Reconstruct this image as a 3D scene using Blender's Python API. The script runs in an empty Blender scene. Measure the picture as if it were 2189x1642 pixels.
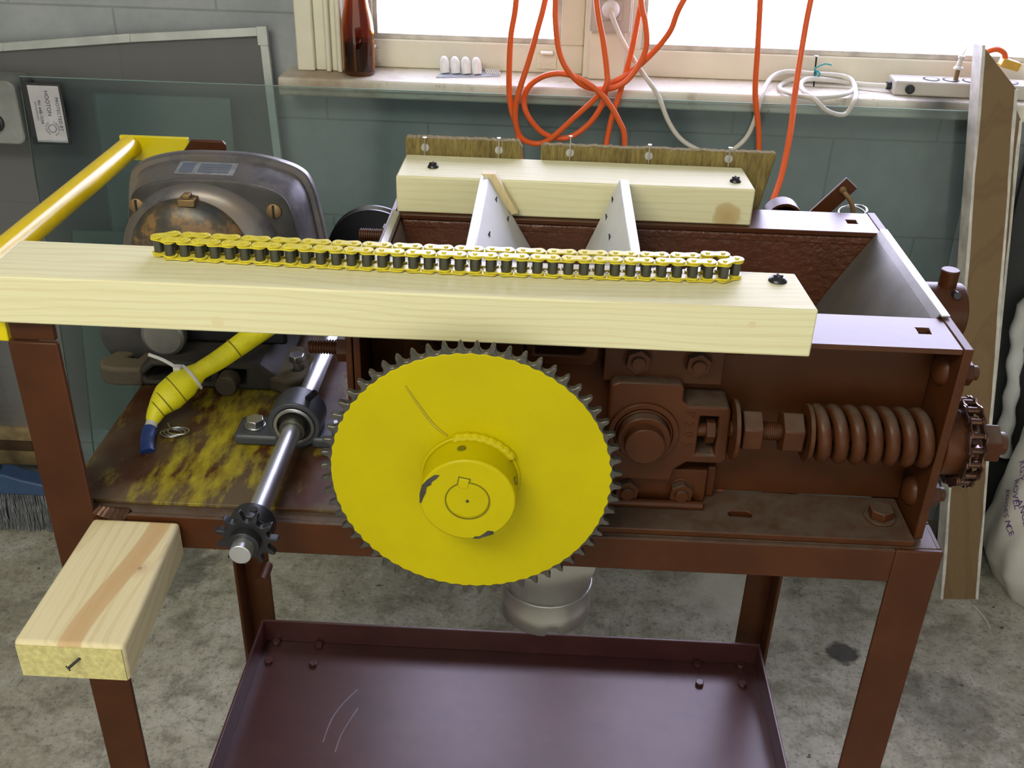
import bpy, bmesh, math, random
from mathutils import Vector, Matrix
from mathutils.bvhtree import BVHTree
random.seed(7)
PI = math.pi
scene = bpy.context.scene
C = scene.collection

# ------------------------------------------------------------------ camera, sky, lamps, exposure
cam_d = bpy.data.cameras.new('camera')
cam = bpy.data.objects.new('camera', cam_d)
C.objects.link(cam)
scene.camera = cam
cam_d.sensor_width = 36.0
cam_d.lens = 36.0 * 2236.7 / 2189.0
cam_d.clip_start = 0.02
def cam_matrix(pitch, yaw, roll, loc):
    p, y, r = (math.radians(a) for a in (pitch, yaw, roll))
    F = Vector((math.sin(y) * math.cos(p), math.cos(y) * math.cos(p), -math.sin(p)))
    R0 = Vector((math.cos(y), -math.sin(y), 0))
    D0 = F.cross(R0)
    R = math.cos(r) * R0 + math.sin(r) * D0
    D = -math.sin(r) * R0 + math.cos(r) * D0
    m = Matrix((R, -D, -F)).transposed().to_4x4()
    m.translation = Vector(loc)
    return m
cam.matrix_world = cam_matrix(29.833, -1.615, -1.695, (0, 0, 1.5))

scene.view_settings.view_transform = 'Standard'
scene.view_settings.look = 'None'
scene.view_settings.exposure = 0.0
scene.view_settings.gamma = 1.0
scene.view_settings.use_curve_mapping = False

world = bpy.data.worlds.new('sky')
scene.world = world
world.use_nodes = True
wn, wl = world.node_tree.nodes, world.node_tree.links
wn.clear()
w_out = wn.new('ShaderNodeOutputWorld'); w_bg = wn.new('ShaderNodeBackground')
w_tc = wn.new('ShaderNodeTexCoord'); w_sep = wn.new('ShaderNodeSeparateXYZ'); w_ramp = wn.new('ShaderNodeValToRGB')
w_map = wn.new('ShaderNodeMapRange')
wl.new(w_tc.outputs['Generated'], w_sep.inputs[0])
wl.new(w_sep.outputs['Y'], w_map.inputs['Value'])
w_map.inputs['From Min'].default_value = -0.6; w_map.inputs['From Max'].default_value = 0.5
wl.new(w_map.outputs[0], w_ramp.inputs[0])
w_ramp.color_ramp.elements[0].color = (0.120, 0.117, 0.100, 1)       # shaded yard side, behind the open garage door
w_ramp.color_ramp.elements[1].color = (0.74, 0.72, 1.0, 1)        # bright overcast side, outside the windows
wl.new(w_ramp.outputs[0], w_bg.inputs[0])
w_bg.inputs[1].default_value = 13.0
wl.new(w_bg.outputs[0], w_out.inputs[0])

def area_lamp(name, loc, target, sx, sy, power, col):
    d = bpy.data.lights.new(name, 'AREA'); d.shape = 'RECTANGLE'; d.size = sx; d.size_y = sy
    d.energy = power; d.color = col
    o = bpy.data.objects.new(name, d); C.objects.link(o); o.location = loc
    o.rotation_euler = (Vector(target) - Vector(loc)).to_track_quat('-Z', 'Y').to_euler()
    return o
area_lamp('ceiling_fluorescent_light', (-0.7, -0.45, 2.5), (-0.2, 0.9, 0.8), 1.25, 0.6, 34, (1.0, 0.95, 0.76))

# ------------------------------------------------------------------ materials
def new_mat(name):
    m = bpy.data.materials.new(name); m.use_nodes = True
    nt = m.node_tree
    return m, nt, nt.nodes['Principled BSDF']
def N(nt, t, **kw):
    n = nt.nodes.new(t)
    for k, v in kw.items(): setattr(n, k, v)
    return n
def coords(nt, scale=(1, 1, 1), loc=(0, 0, 0), kind='Object'):
    tc = N(nt, 'ShaderNodeTexCoord'); mp = N(nt, 'ShaderNodeMapping')
    mp.inputs['Scale'].default_value = scale; mp.inputs['Location'].default_value = loc
    nt.links.new(tc.outputs[kind], mp.inputs[0])
    return mp.outputs[0]
def noise(nt, vec, scale, detail=4, rough=0.55):
    n = N(nt, 'ShaderNodeTexNoise'); n.inputs['Scale'].default_value = scale
    n.inputs['Detail'].default_value = detail; n.inputs['Roughness'].default_value = rough
    nt.links.new(vec, n.inputs['Vector'])
    return n.outputs['Fac']
def ramp(nt, fac, stops):
    r = N(nt, 'ShaderNodeValToRGB')
    e = r.color_ramp.elements
    while len(e) < len(stops): e.new(0.5)
    for i, (p, c) in enumerate(stops):
        e[i].position = p
        e[i].color = (c, c, c, 1) if not isinstance(c, (tuple, list)) else (*c[:3], 1)
    nt.links.new(fac, r.inputs[0])
    return r.outputs[0]
def mix(nt, fac, a, b, mode='MIX'):
    m = N(nt, 'ShaderNodeMix', data_type='RGBA', blend_type=mode)
    for idx, v in ((0, fac), (6, a), (7, b)):
        if hasattr(v, 'links') or hasattr(v, 'is_output'): nt.links.new(v, m.inputs[idx])
        elif isinstance(v, (tuple, list)): m.inputs[idx].default_value = (*v[:3], 1)
        else: m.inputs[idx].default_value = v
    return m.outputs[2]
def math_n(nt, op, a, b=None):
    m = N(nt, 'ShaderNodeMath', operation=op)
    for i, v in ((0, a), (1, b)):
        if v is None: continue
        if hasattr(v, 'is_output'): nt.links.new(v, m.inputs[i])
        else: m.inputs[i].default_value = v
    return m.outputs[0]
def bump(nt, bsdf, h, strength=0.3, dist=0.002):
    b = N(nt, 'ShaderNodeBump'); b.inputs['Strength'].default_value = strength; b.inputs['Distance'].default_value = dist
    nt.links.new(h, b.inputs['Height']); nt.links.new(b.outputs[0], bsdf.inputs['Normal'])
def up_facing(nt):
    g = N(nt, 'ShaderNodeNewGeometry'); s = N(nt, 'ShaderNodeSeparateXYZ')
    nt.links.new(g.outputs['Normal'], s.inputs[0])
    return s.outputs['Z']
def plain(name, col, rough=0.5, metal=0.0, var=0.12, vscale=30, bmp=0.0, **kw):
    m, nt, b = new_mat(name)
    v = coords(nt)
    f = noise(nt, v, vscale)
    dark = tuple(c * (1 - var) for c in col); light = tuple(min(1, c * (1 + var)) for c in col)
    nt.links.new(ramp(nt, f, [(0.3, dark), (0.7, light)]), b.inputs['Base Color'])
    b.inputs['Roughness'].default_value = rough; b.inputs['Metallic'].default_value = metal
    for k, val in kw.items(): b.inputs[k].default_value = val
    if bmp: bump(nt, b, noise(nt, v, vscale * 6), bmp, 0.001)
    return m

def wood(name, long_axis, knots=(), base=(0.74, 0.715, 0.46), line=(0.60, 0.49, 0.24), ring_scale=55, heart=None, rough=0.6, depth=0.6):
    m, nt, b = new_mat(name)
    sc = [1, 1, 1]; sc[long_axis] = 0.16
    v = coords(nt, tuple(sc))
    vo = coords(nt)
    # growth rings about an axis outside the plank
    warp = N(nt, 'ShaderNodeTexNoise'); warp.inputs['Scale'].default_value = 9; warp.inputs['Detail'].default_value = 2
    nt.links.new(v, warp.inputs['Vector'])
    add = N(nt, 'ShaderNodeVectorMath', operation='MULTIPLY_ADD')
    nt.links.new(warp.outputs['Color'], add.inputs[0]); add.inputs[1].default_value = (0.055, 0.055, 0.055)
    nt.links.new(v, add.inputs[2])
    wv = N(nt, 'ShaderNodeTexWave', wave_type='RINGS'); wv.rings_direction = 'XYZ'[long_axis]
    wv.inputs['Scale'].default_value = ring_scale; wv.inputs['Distortion'].default_value = 3.2
    wv.inputs['Detail'].default_value = 2; wv.inputs['Detail Scale'].default_value = 1.2
    off = N(nt, 'ShaderNodeVectorMath', operation='ADD')
    o = [0.03, 0.035, 0.045]; o[long_axis] = 0
    off.inputs[1].default_value = o
    nt.links.new(add.outputs[0], off.inputs[0]); nt.links.new(off.outputs[0], wv.inputs['Vector'])
    rings = ramp(nt, wv.outputs['Fac'], [(0.70, 0.0), (0.93, depth), (1.0, depth * 0.5)])
    fine_s = [1, 1, 1]; fine_s[long_axis] = 0.02
    fine = noise(nt, coords(nt, tuple(fine_s)), 420, 3)
    col = mix(nt, rings, base, line)
    col = mix(nt, ramp(nt, fine, [(0.45, 0.0), (0.75, 0.25)]), col, line)
    for (kx, ky, kz, r, kc) in knots:
        d = N(nt, 'ShaderNodeVectorMath', operation='DISTANCE')
        nt.links.new(vo, d.inputs[0]); d.inputs[1].default_value = (kx, ky, kz)
        nd = math_n(nt, 'ADD', d.outputs['Value'], math_n(nt, 'MULTIPLY', math_n(nt, 'SUBTRACT', noise(nt, vo, 120), 0.5), r * 0.5))
        col = mix(nt, ramp(nt, math_n(nt, 'DIVIDE', nd, r), [(0.0, 1.0), (0.8, 0.75), (1.05, 0.0)]), col, kc)
    if heart:
        # a tan heartwood figure that runs down one plank: x centre, half width as a function of y
        s = N(nt, 'ShaderNodeSeparateXYZ'); nt.links.new(vo, s.inputs[0])
        cx = math_n(nt, 'ADD', heart[0], math_n(nt, 'MULTIPLY', math_n(nt, 'SINE', math_n(nt, 'MULTIPLY', s.outputs['Y'], heart[2])), heart[1]))
        w = math_n(nt, 'ABSOLUTE', math_n(nt, 'SUBTRACT', s.outputs['X'], cx))
        col = mix(nt, ramp(nt, math_n(nt, 'DIVIDE', w, heart[3]), [(0.0, 0.85), (0.8, 0.75), (1.0, 0.0)]), col, heart[4])
    # a few grey smudges
    sm = ramp(nt, noise(nt, vo, 38, 5, 0.7), [(0.70, 0.0), (0.78, 0.35)])
    col = mix(nt, sm, col, (0.40, 0.34, 0.22))
    nt.links.new(col, b.inputs['Base Color'])
    b.inputs['Roughness'].default_value = rough
    bump(nt, b, fine, 0.15, 0.0006)
    return m

def painted_steel(name, col=(0.062, 0.0188, 0.0055), rough=0.40, dust=0.75, rough_surface=0.0, overspray=None, spec=0.24):
    m, nt, b = new_mat(name)
    v = coords(nt)
    f = noise(nt, v, 22, 5)
    c = ramp(nt, f, [(0.3, tuple(x * 0.82 for x in col)), (0.7, tuple(x * 1.18 for x in col))])
    if overspray:
        vw = coords(nt, kind='Object')
        s = N(nt, 'ShaderNodeSeparateXYZ'); nt.links.new(vw, s.inputs[0])
        # streaky yellow overspray inside a band of x and y
        stm = N(nt, 'ShaderNodeMapping'); stm.inputs['Rotation'].default_value = (0, 0, -0.5); stm.inputs['Scale'].default_value = (2.4, 0.8, 1)
        nt.links.new(vw, stm.inputs[0])
        streak = noise(nt, stm.outputs[0], 20, 9, 0.68)
        cx, cy, hx, hy = overspray
        d = N(nt, 'ShaderNodeVectorMath', operation='LENGTH')
        ml = N(nt, 'ShaderNodeVectorMath', operation='MULTIPLY_ADD')
        ml.inputs[1].default_value = (1 / hx, 1 / hy, 0); ml.inputs[2].default_value = (-cx / hx, -cy / hy, 0)
        nt.links.new(vw, ml.inputs[0]); nt.links.new(ml.outputs[0], d.inputs[0])
        rad = ramp(nt, d.outputs['Value'], [(0.2, 0.17), (1.1, 0.0)])
        k = math_n(nt, 'ADD', streak, rad)
        c = mix(nt, ramp(nt, noise(nt, vw, 14, 5), [(0.42, 0.0), (0.62, 0.65)]), c, (0.13, 0.105, 0.06))
        c = mix(nt, ramp(nt, k, [(0.56, 0.0), (0.64, 0.35), (0.78, 0.85)]), c, (0.42, 0.36, 0.02))
    if dust:
        up = up_facing(nt)
        dn = ramp(nt, noise(nt, v, 60, 5, 0.65), [(0.3, 0.35), (0.7, 1.0)])
        k = math_n(nt, 'MULTIPLY', ramp(nt, up, [(0.45, 0.0), (0.95, dust)]), dn)
        c = mix(nt, k, c, (0.120, 0.098, 0.078))
    nt.links.new(c, b.inputs['Base Color'])
    b.inputs['Roughness'].default_value = rough
    b.inputs['Specular IOR Level'].default_value = spec
    if rough_surface: bump(nt, b, noise(nt, v, 130, 4), rough_surface, 0.003)
    else: bump(nt, b, noise(nt, v, 90, 2), 0.08, 0.001)
    return m

M = {}
M['red'] = painted_steel('red_oxide_paint', dust=0.10)
M['red_top'] = painted_steel('red_oxide_top_flange', dust=0.0, rough=0.33, spec=0.42)
M['red_dusty'] = painted_steel('dusty_red_oxide_paint', dust=0.85)
M['red_rough'] = painted_steel('rough_red_oxide_casting', col=(0.092, 0.029, 0.013), rough=0.34, dust=0.0, rough_surface=1.0, spec=0.5)
M['red_plate'] = painted_steel('oversprayed_red_plate', dust=0.0, overspray=(0.075, 0.09, 0.085, 0.26), rough=0.4)
M['red_tray'] = painted_steel('red_oxide_tray', col=(0.066, 0.021, 0.020), rough=0.30, dust=0.05, spec=0.55)
M['yellow'] = plain('yellow_enamel', (0.50, 0.425, 0.0), 0.33, var=0.06, vscale=14, **{'Specular IOR Level': 0.22})
M['yellow_bar'] = plain('yellow_bar_enamel', (0.66, 0.55, 0.0), 0.3, var=0.06)
M['yellow_tube'] = plain('yellow_handle_enamel', (0.70, 0.50, 0.0), 0.22, var=0.05)
M['yellow_chain'] = plain('yellow_chain_paint', (0.60, 0.51, 0.03), 0.35, var=0.2, vscale=160)
M['roller_steel'] = plain('dark_roller_steel', (0.09, 0.09, 0.075), 0.40, 0.7)
M['tooth_steel'] = plain('tooth_steel', (0.11, 0.105, 0.095), 0.42, 0.75, var=0.3, vscale=120)
M['bright_steel'] = plain('bright_shaft_steel', (0.68, 0.70, 0.76), 0.40, 1.0, var=0.06)
M['zinc'] = plain('zinc_bolt_steel', (0.55, 0.56, 0.58), 0.30, 1.0)
M['black_steel'] = plain('black_oxide_steel', (0.035, 0.036, 0.042), 0.38, 0.6)
M['screw'] = plain('dark_screw_steel', (0.06, 0.06, 0.065), 0.3, 0.8)
M['bearing'] = plain('grey_bearing_paint', (0.055, 0.062, 0.075), 0.42, 0.2)
M['oily'] = plain('oily_chain_steel', (0.085, 0.042, 0.028), 0.25, 0.7, var=0.4, vscale=140)
M['galv'] = plain('galvanised_sheet', (0.50, 0.50, 0.47), 0.34, 0.75, var=0.08, vscale=24)
M['sheet_grey'] = plain('dull_grey_sheet', (0.22, 0.215, 0.20), 0.42, 0.65, var=0.22, vscale=16)
M['white_panel'] = plain('white_hardboard', (0.62, 0.63, 0.61), 0.40, var=0.05)
M['cast_rust'] = None
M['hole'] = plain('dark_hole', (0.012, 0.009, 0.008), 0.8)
M['white_plastic'] = plain('white_plastic', (0.72, 0.71, 0.68), 0.4, var=0.04)
M['cord_white'] = plain('white_cord', (0.66, 0.65, 0.58), 0.45, var=0.05)
M['orange'] = plain('orange_cord', (0.80, 0.125, 0.018), 0.42, var=0.06)
M['cream'] = plain('cream_paint', (0.78, 0.75, 0.61), 0.5, var=0.08, vscale=8, bmp=0.05)
M['strip_grey'] = plain('power_strip_enamel', (0.50, 0.48, 0.43), 0.45, var=0.04)
M['teal'] = plain('teal_twist_tie', (0.02, 0.33, 0.34), 0.4)
M['tape_yellow'] = plain('yellow_tape', (0.90, 0.84, 0.015), 0.38, var=0.10, vscale=60, bmp=0.5)
M['tape_blue'] = plain('blue_tape', (0.015, 0.045, 0.20), 0.4)
M['broom_blue'] = plain('blue_broom_plastic', (0.035, 0.075, 0.17), 0.5)
M['bristle'] = plain('grey_bristle', (0.20, 0.21, 0.23), 0.6, var=0.4, vscale=90)
M['grey_metal'] = plain('grey_enamel_box', (0.25, 0.26, 0.25), 0.5, 0.2, var=0.3, vscale=12)
M['alu'] = plain('aluminium_frame', (0.50, 0.52, 0.50), 0.42, 0.4)
M['ink'] = plain('dark_ink', (0.03, 0.03, 0.09), 0.6)
M['purple_ink'] = plain('purple_ink', (0.11, 0.045, 0.19), 0.6)
M['sticker'] = plain('white_sticker', (0.50, 0.49, 0.52), 0.5)
M['sticker_edge'] = plain('black_sticker_border', (0.025, 0.025, 0.028), 0.5)
M['bag'] = plain('white_bag_plastic', (0.62, 0.61, 0.56), 0.40, var=0.05, vscale=10, bmp=0.1)
M['clear_bag'] = plain('milky_plastic_film', (0.50, 0.51, 0.50), 0.22, var=0.1, vscale=14, bmp=0.3)
M['straw'] = plain('frayed_brown_fibre', (0.20, 0.12, 0.035), 0.9, var=0.5, vscale=140)
M['brass'] = plain('tarnished_brass', (0.26, 0.17, 0.08), 0.45, 0.6)
M['amber_plug'] = plain('amber_plug', (0.62, 0.36, 0.04), 0.4)
M['tan'] = plain('rusty_tan_timber', (0.30, 0.22, 0.11), 0.7, var=0.4, vscale=26)
M['bulb'] = plain('opal_glass_bulb', (0.86, 0.86, 0.86), 0.2, var=0.01)
M['weathered'] = wood('weathered_plank', 2, [(-0.095, 0, -0.25, 0.02, (0.12, 0.07, 0.03))], base=(0.20, 0.128, 0.056), line=(0.13, 0.075, 0.03), ring_scale=14, depth=0.4)
M['flaky_white'] = plain('flaking_white_paint', (0.60, 0.58, 0.52), 0.6, var=0.25, vscale=30, bmp=0.3)
M['tray'] = M['red_tray']
M['pine_long'] = wood('pine_front_plank', 0, [(0.277, -0.036, 0.006, 0.004, (0.68, 0.59, 0.34)), (-0.150, -0.036, -0.012, 0.006, (0.70, 0.62, 0.37))], depth=0.36, ring_scale=60)
M['pine_back'] = wood('pine_rear_plank', 0, [(-0.081, -0.038, -0.004, 0.007, (0.33, 0.20, 0.08)), (0.158, -0.038, -0.010, 0.016, (0.50, 0.36, 0.15))], depth=0.24, ring_scale=52)
M['pine_block'] = wood('pine_block_timber', 1, [(0.023, 0.014, 0.019, 0.0125, (0.66, 0.53, 0.33)), (0.023, 0.014, 0.019, 0.0075, (0.58, 0.46, 0.28)), (0.023, 0.014, 0.019, 0.0025, (0.34, 0.24, 0.13))], base=(0.70, 0.62, 0.39), line=(0.55, 0.42, 0.2), ring_scale=44, heart=(0.010, 0.010, 20.0, 0.0105, (0.52, 0.33, 0.15)), depth=0.45)
M['end_grain'] = plain('pine_end_grain', (0.58, 0.52, 0.22), 0.8, var=0.22, vscale=200, bmp=0.5)
M['pine_strip'] = wood('pine_batten', 2, base=(0.70, 0.58, 0.32))

def cast_mat():
    m, nt, b = new_mat('worn_grey_casting')
    v = coords(nt)
    f = noise(nt, v, 18, 6, 0.65)
    c = ramp(nt, f, [(0.30, (0.055, 0.055, 0.068)), (0.5, (0.16, 0.15, 0.155)), (0.72, (0.20, 0.155, 0.10))])
    nt.links.new(c, b.inputs['Base Color']); b.inputs['Roughness'].default_value = 0.36; b.inputs['Metallic'].default_value = 0.45
    bump(nt, b, noise(nt, v, 70, 4), 0.15, 0.002)
    return m
M['cast'] = cast_mat()
def cap_mat():
    m, nt, b = new_mat('rust_spotted_black_cap')
    v = coords(nt)
    f = noise(nt, v, 26, 6, 0.7)
    c = ramp(nt, f, [(0.40, (0.028, 0.032, 0.036)), (0.52, (0.07, 0.055, 0.035)), (0.60, (0.22, 0.125, 0.05)), (0.75, (0.12, 0.085, 0.05))])
    nt.links.new(c, b.inputs['Base Color']); b.inputs['Roughness'].default_value = 0.36
    return m
M['cap'] = cap_mat()
def dirty_cast():
    m, nt, b = new_mat('dusty_foot_casting')
    v = coords(nt)
    f = noise(nt, v, 40, 5, 0.6)
    up = up_facing(nt)
    c = ramp(nt, f, [(0.3, (0.03, 0.025, 0.018)), (0.7, (0.09, 0.07, 0.045))])
    c = mix(nt, ramp(nt, up, [(0.2, 0.0), (0.9, 0.75)]), c, (0.13, 0.105, 0.062))
    nt.links.new(c, b.inputs['Base Color']); b.inputs['Roughness'].default_value = 0.8
    return m
M['bell_face'] = plain('grimy_black_face', (0.032, 0.030, 0.030), 0.5, 0.1, var=0.5, vscale=30)  # front face's weaker light put into a darker colour; lobe itself is black
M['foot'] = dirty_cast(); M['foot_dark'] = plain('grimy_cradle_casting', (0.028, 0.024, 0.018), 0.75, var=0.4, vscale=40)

def floor_mat():
    m, nt, b = new_mat('stained_concrete')
    v = coords(nt)
    big = noise(nt, v, 2.6, 6, 0.62)
    mid = noise(nt, v, 11, 6, 0.7)
    fine = noise(nt, v, 120, 5, 0.7)
    c = ramp(nt, big, [(0.3, (0.30, 0.28, 0.205)), (0.5, (0.44, 0.42, 0.335)), (0.7, (0.60, 0.58, 0.50))])
    c = mix(nt, ramp(nt, mid, [(0.36, 0.7), (0.52, 0.0)]), c, (0.18, 0.165, 0.12))
    c = mix(nt, ramp(nt, mid, [(0.55, 0.0), (0.72, 0.6)]), c, (0.66, 0.65, 0.60))
    blotch = noise(nt, v, 26, 6, 0.75)
    c = mix(nt, ramp(nt, blotch, [(0.33, 0.65), (0.47, 0.0)]), c, (0.15, 0.138, 0.11))
    c = mix(nt, ramp(nt, blotch, [(0.55, 0.0), (0.70, 0.55)]), c, (0.70, 0.69, 0.64))
    grit = noise(nt, v, 55, 6, 0.8)
    c = mix(nt, ramp(nt, grit, [(0.30, 0.5), (0.46, 0.0)]), c, (0.12, 0.11, 0.09))
    c = mix(nt, ramp(nt, grit, [(0.56, 0.0), (0.70, 0.4)]), c, (0.50, 0.49, 0.45))
    c = mix(nt, ramp(nt, fine, [(0.36, 0.6), (0.45, 0.0)]), c, (0.10, 0.093, 0.085))
    speck = noise(nt, v, 42, 2, 0.5)
    c = mix(nt, ramp(nt, speck, [(0.24, 0.85), (0.29, 0.0)]), c, (0.06, 0.056, 0.06))
    # oil spots with shapes of their own
    for (x, y, r, k) in ((0.636, 1.587, 0.035, 0.85), (0.33, 1.50, 0.06, 0.45), (0.80, 1.45, 0.10, 0.35), (0.25, 1.40, 0.05, 0.35), (-0.8, 1.75, 0.12, 0.5), (0.72, 1.25, 0.012, 0.8)):
        d = N(nt, 'ShaderNodeVectorMath', operation='DISTANCE'); nt.links.new(v, d.inputs[0]); d.inputs[1].default_value = (x, y, 0)
        dd = math_n(nt, 'ADD', math_n(nt, 'DIVIDE', d.outputs['Value'], r), math_n(nt, 'MULTIPLY', math_n(nt, 'SUBTRACT', noise(nt, v, 30, 4), 0.5), 1.1))
        c = mix(nt, ramp(nt, dd, [(0.75, k), (1.15, 0.0)]), c, (0.035, 0.032, 0.03))
    d = N(nt, 'ShaderNodeVectorMath', operation='DISTANCE'); nt.links.new(v, d.inputs[0]); d.inputs[1].default_value = (0.44, 1.76, 0)
    dd = math_n(nt, 'ADD', math_n(nt, 'DIVIDE', d.outputs['Value'], 0.13), math_n(nt, 'MULTIPLY', math_n(nt, 'SUBTRACT', noise(nt, v, 16, 4), 0.5), 1.2))
    c = mix(nt, ramp(nt, dd, [(0.4, 0.75), (1.1, 0.0)]), c, (0.68, 0.66, 0.56))
    # hairline cracks
    vor = N(nt, 'ShaderNodeTexVoronoi', feature='DISTANCE_TO_EDGE'); vor.inputs['Scale'].default_value = 1.1
    wv = N(nt, 'ShaderNodeVectorMath', operation='MULTIPLY_ADD'); wn2 = N(nt, 'ShaderNodeTexNoise'); wn2.inputs['Scale'].default_value = 6; wn2.inputs['Detail'].default_value = 5
    nt.links.new(v, wn2.inputs['Vector']); nt.links.new(wn2.outputs['Color'], wv.inputs[0]); wv.inputs[1].default_value = (0.3, 0.3, 0); nt.links.new(v, wv.inputs[2])
    nt.links.new(wv.outputs[0], vor.inputs['Vector'])
    c = mix(nt, ramp(nt, vor.outputs['Distance'], [(0.0, 0.25), (0.006, 0.0)]), c, (0.06, 0.055, 0.045))
    nt.links.new(c, b.inputs['Base Color'])
    b.inputs['Roughness'].default_value = 0.75
    bump(nt, b, mid, 0.3, 0.004)
    return m
def wall_mat():
    m, nt, b = new_mat('painted_block_wall')
    tc = N(nt, 'ShaderNodeTexCoord'); s = N(nt, 'ShaderNodeSeparateXYZ'); cb = N(nt, 'ShaderNodeCombineXYZ')
    nt.links.new(tc.outputs['Object'], s.inputs[0])
    nt.links.new(math_n(nt, 'ADD', s.outputs['X'], 0.04), cb.inputs[0]); nt.links.new(math_n(nt, 'ADD', s.outputs['Z'], 0.088), cb.inputs[1])
    br = N(nt, 'ShaderNodeTexBrick'); br.inputs['Scale'].default_value = 1.0
    br.inputs['Brick Width'].default_value = 0.40; br.inputs['Row Height'].default_value = 0.20
    br.inputs['Mortar Size'].default_value = 0.0035; br.inputs['Mortar Smooth'].default_value = 0.8
    nt.links.new(cb.outputs[0], br.inputs['Vector'])
    f = noise(nt, tc.outputs['Object'], 7, 6, 0.65)
    c = ramp(nt, f, [(0.3, (0.255, 0.280, 0.30)), (0.7, (0.385, 0.41, 0.43))])
    c = mix(nt, ramp(nt, noise(nt, tc.outputs['Object'], 36, 4, 0.7), [(0.72, 0.0), (0.76, 0.5)]), c, (0.10, 0.105, 0.10))
    c = mix(nt, math_n(nt, 'MULTIPLY', br.outputs['Fac'], 0.4), c, (0.10, 0.11, 0.11))
    nt.links.new(c, b.inputs['Base Color']); b.inputs['Roughness'].default_value = 0.55
    h = math_n(nt, 'SUBTRACT', math_n(nt, 'MULTIPLY', noise(nt, tc.outputs['Object'], 80, 3), 0.25), br.outputs['Fac'])
    bump(nt, b, h, 0.25, 0.0015)
    return m
M['floor'] = floor_mat(); M['wall'] = wall_mat()
M['ceiling'] = plain('ceiling_paint', (0.45, 0.45, 0.43), 0.8)
def sill_mat():
    m, nt, b = new_mat('worn_cream_sill')
    v = coords(nt)
    c = ramp(nt, noise(nt, v, 9, 6, 0.7), [(0.32, (0.50, 0.42, 0.30)), (0.45, (0.76, 0.73, 0.63)), (0.7, (0.82, 0.80, 0.73))])
    c = mix(nt, ramp(nt, noise(nt, v, 45, 5, 0.7), [(0.62, 0.0), (0.72, 0.6)]), c, (0.22, 0.14, 0.09))
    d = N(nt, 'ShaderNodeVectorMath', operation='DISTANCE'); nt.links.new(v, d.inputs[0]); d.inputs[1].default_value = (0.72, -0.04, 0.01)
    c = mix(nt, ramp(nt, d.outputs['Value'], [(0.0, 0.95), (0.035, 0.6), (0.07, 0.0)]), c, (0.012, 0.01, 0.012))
    d2 = N(nt, 'ShaderNodeVectorMath', operation='DISTANCE'); nt.links.new(v, d2.inputs[0]); d2.inputs[1].default_value = (-0.42, 0.0, 0.012)
    k = math_n(nt, 'ADD', math_n(nt, 'DIVIDE', d2.outputs['Value'], 0.14), math_n(nt, 'SUBTRACT', noise(nt, v, 28, 5), 0.5))
    c = mix(nt, ramp(nt, k, [(0.25, 0.8), (1.0, 0.0)]), c, (0.33, 0.22, 0.13))
    nt.links.new(c, b.inputs['Base Color']); b.inputs['Roughness'].default_value = 0.5
    return m
M['sill'] = sill_mat()
def pane_mat(name, tint, refl_boost=1.0, rough=0.14, haze=0.0):
    m, nt, b = new_mat(name)
    nt.nodes.remove(b)
    out = [n for n in nt.nodes if n.type == 'OUTPUT_MATERIAL'][0]
    t = N(nt, 'ShaderNodeBsdfTransparent'); t.inputs[0].default_value = (*tint, 1)
    g = N(nt, 'ShaderNodeBsdfGlossy'); g.inputs['Roughness'].default_value = rough
    fr = N(nt, 'ShaderNodeFresnel'); fr.inputs[0].default_value = 1.5
    mx = N(nt, 'ShaderNodeMixShader')
    nt.links.new(math_n(nt, 'MULTIPLY', fr.outputs[0], refl_boost), mx.inputs[0])
    film = t
    if haze:
        film = N(nt, 'ShaderNodeMixShader'); df = N(nt, 'ShaderNodeBsdfDiffuse'); df.inputs[0].default_value = (0.55, 0.66, 0.62, 1)
        film.inputs[0].default_value = haze
        nt.links.new(t.outputs[0], film.inputs[1]); nt.links.new(df.outputs[0], film.inputs[2])
    nt.links.new(film.outputs[0], mx.inputs[1]); nt.links.new(g.outputs[0], mx.inputs[2]); nt.links.new(mx.outputs[0], out.inputs[0])
    return m
M['pane'] = pane_mat('greenish_sheet_glass', (0.77, 0.83, 0.83), 0.6)
M['pane_pale'] = pane_mat('pale_sheet_glass', (0.92, 0.955, 0.945), 0.5, 0.14, 0.12)
M['window_glass'] = pane_mat('window_glass', (0.98, 0.99, 0.99), 0.5, 0.02)
M['pane_edge_dull'] = plain('dull_green_glass_edge', (0.16, 0.21, 0.195), 0.3, var=0.1)
M['pane_edge'] = plain('green_glass_edge', (0.40, 0.56, 0.52), 0.12, var=0.05)  # reflected brightness of the top edge put into a paler green
def film_mat():
    m, nt, b = new_mat('insect_mesh')
    b.inputs['Base Color'].default_value = (0.20, 0.195, 0.195, 1); b.inputs['Roughness'].default_value = 0.7
    b.inputs['Alpha'].default_value = 0.5
    return m
M['mesh'] = film_mat()
def bottle_mat():
    m, nt, b = new_mat('amber_glass')
    b.inputs['Base Color'].default_value = (0.62, 0.20, 0.018, 1); b.inputs['Roughness'].default_value = 0.03
    b.inputs['Transmission Weight'].default_value = 1.0; b.inputs['IOR'].default_value = 1.5
    return m
M['amber'] = bottle_mat()
M['liquid'] = plain('dark_liquid', (0.028, 0.012, 0.008), 0.15)
def clear_mat():
    m, nt, b = new_mat('clear_plastic')
    b.inputs['Base Color'].default_value = (0.8, 0.8, 0.8, 1); b.inputs['Roughness'].default_value = 0.1; b.inputs['Alpha'].default_value = 0.3
    return m
M['clear'] = clear_mat()
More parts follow.
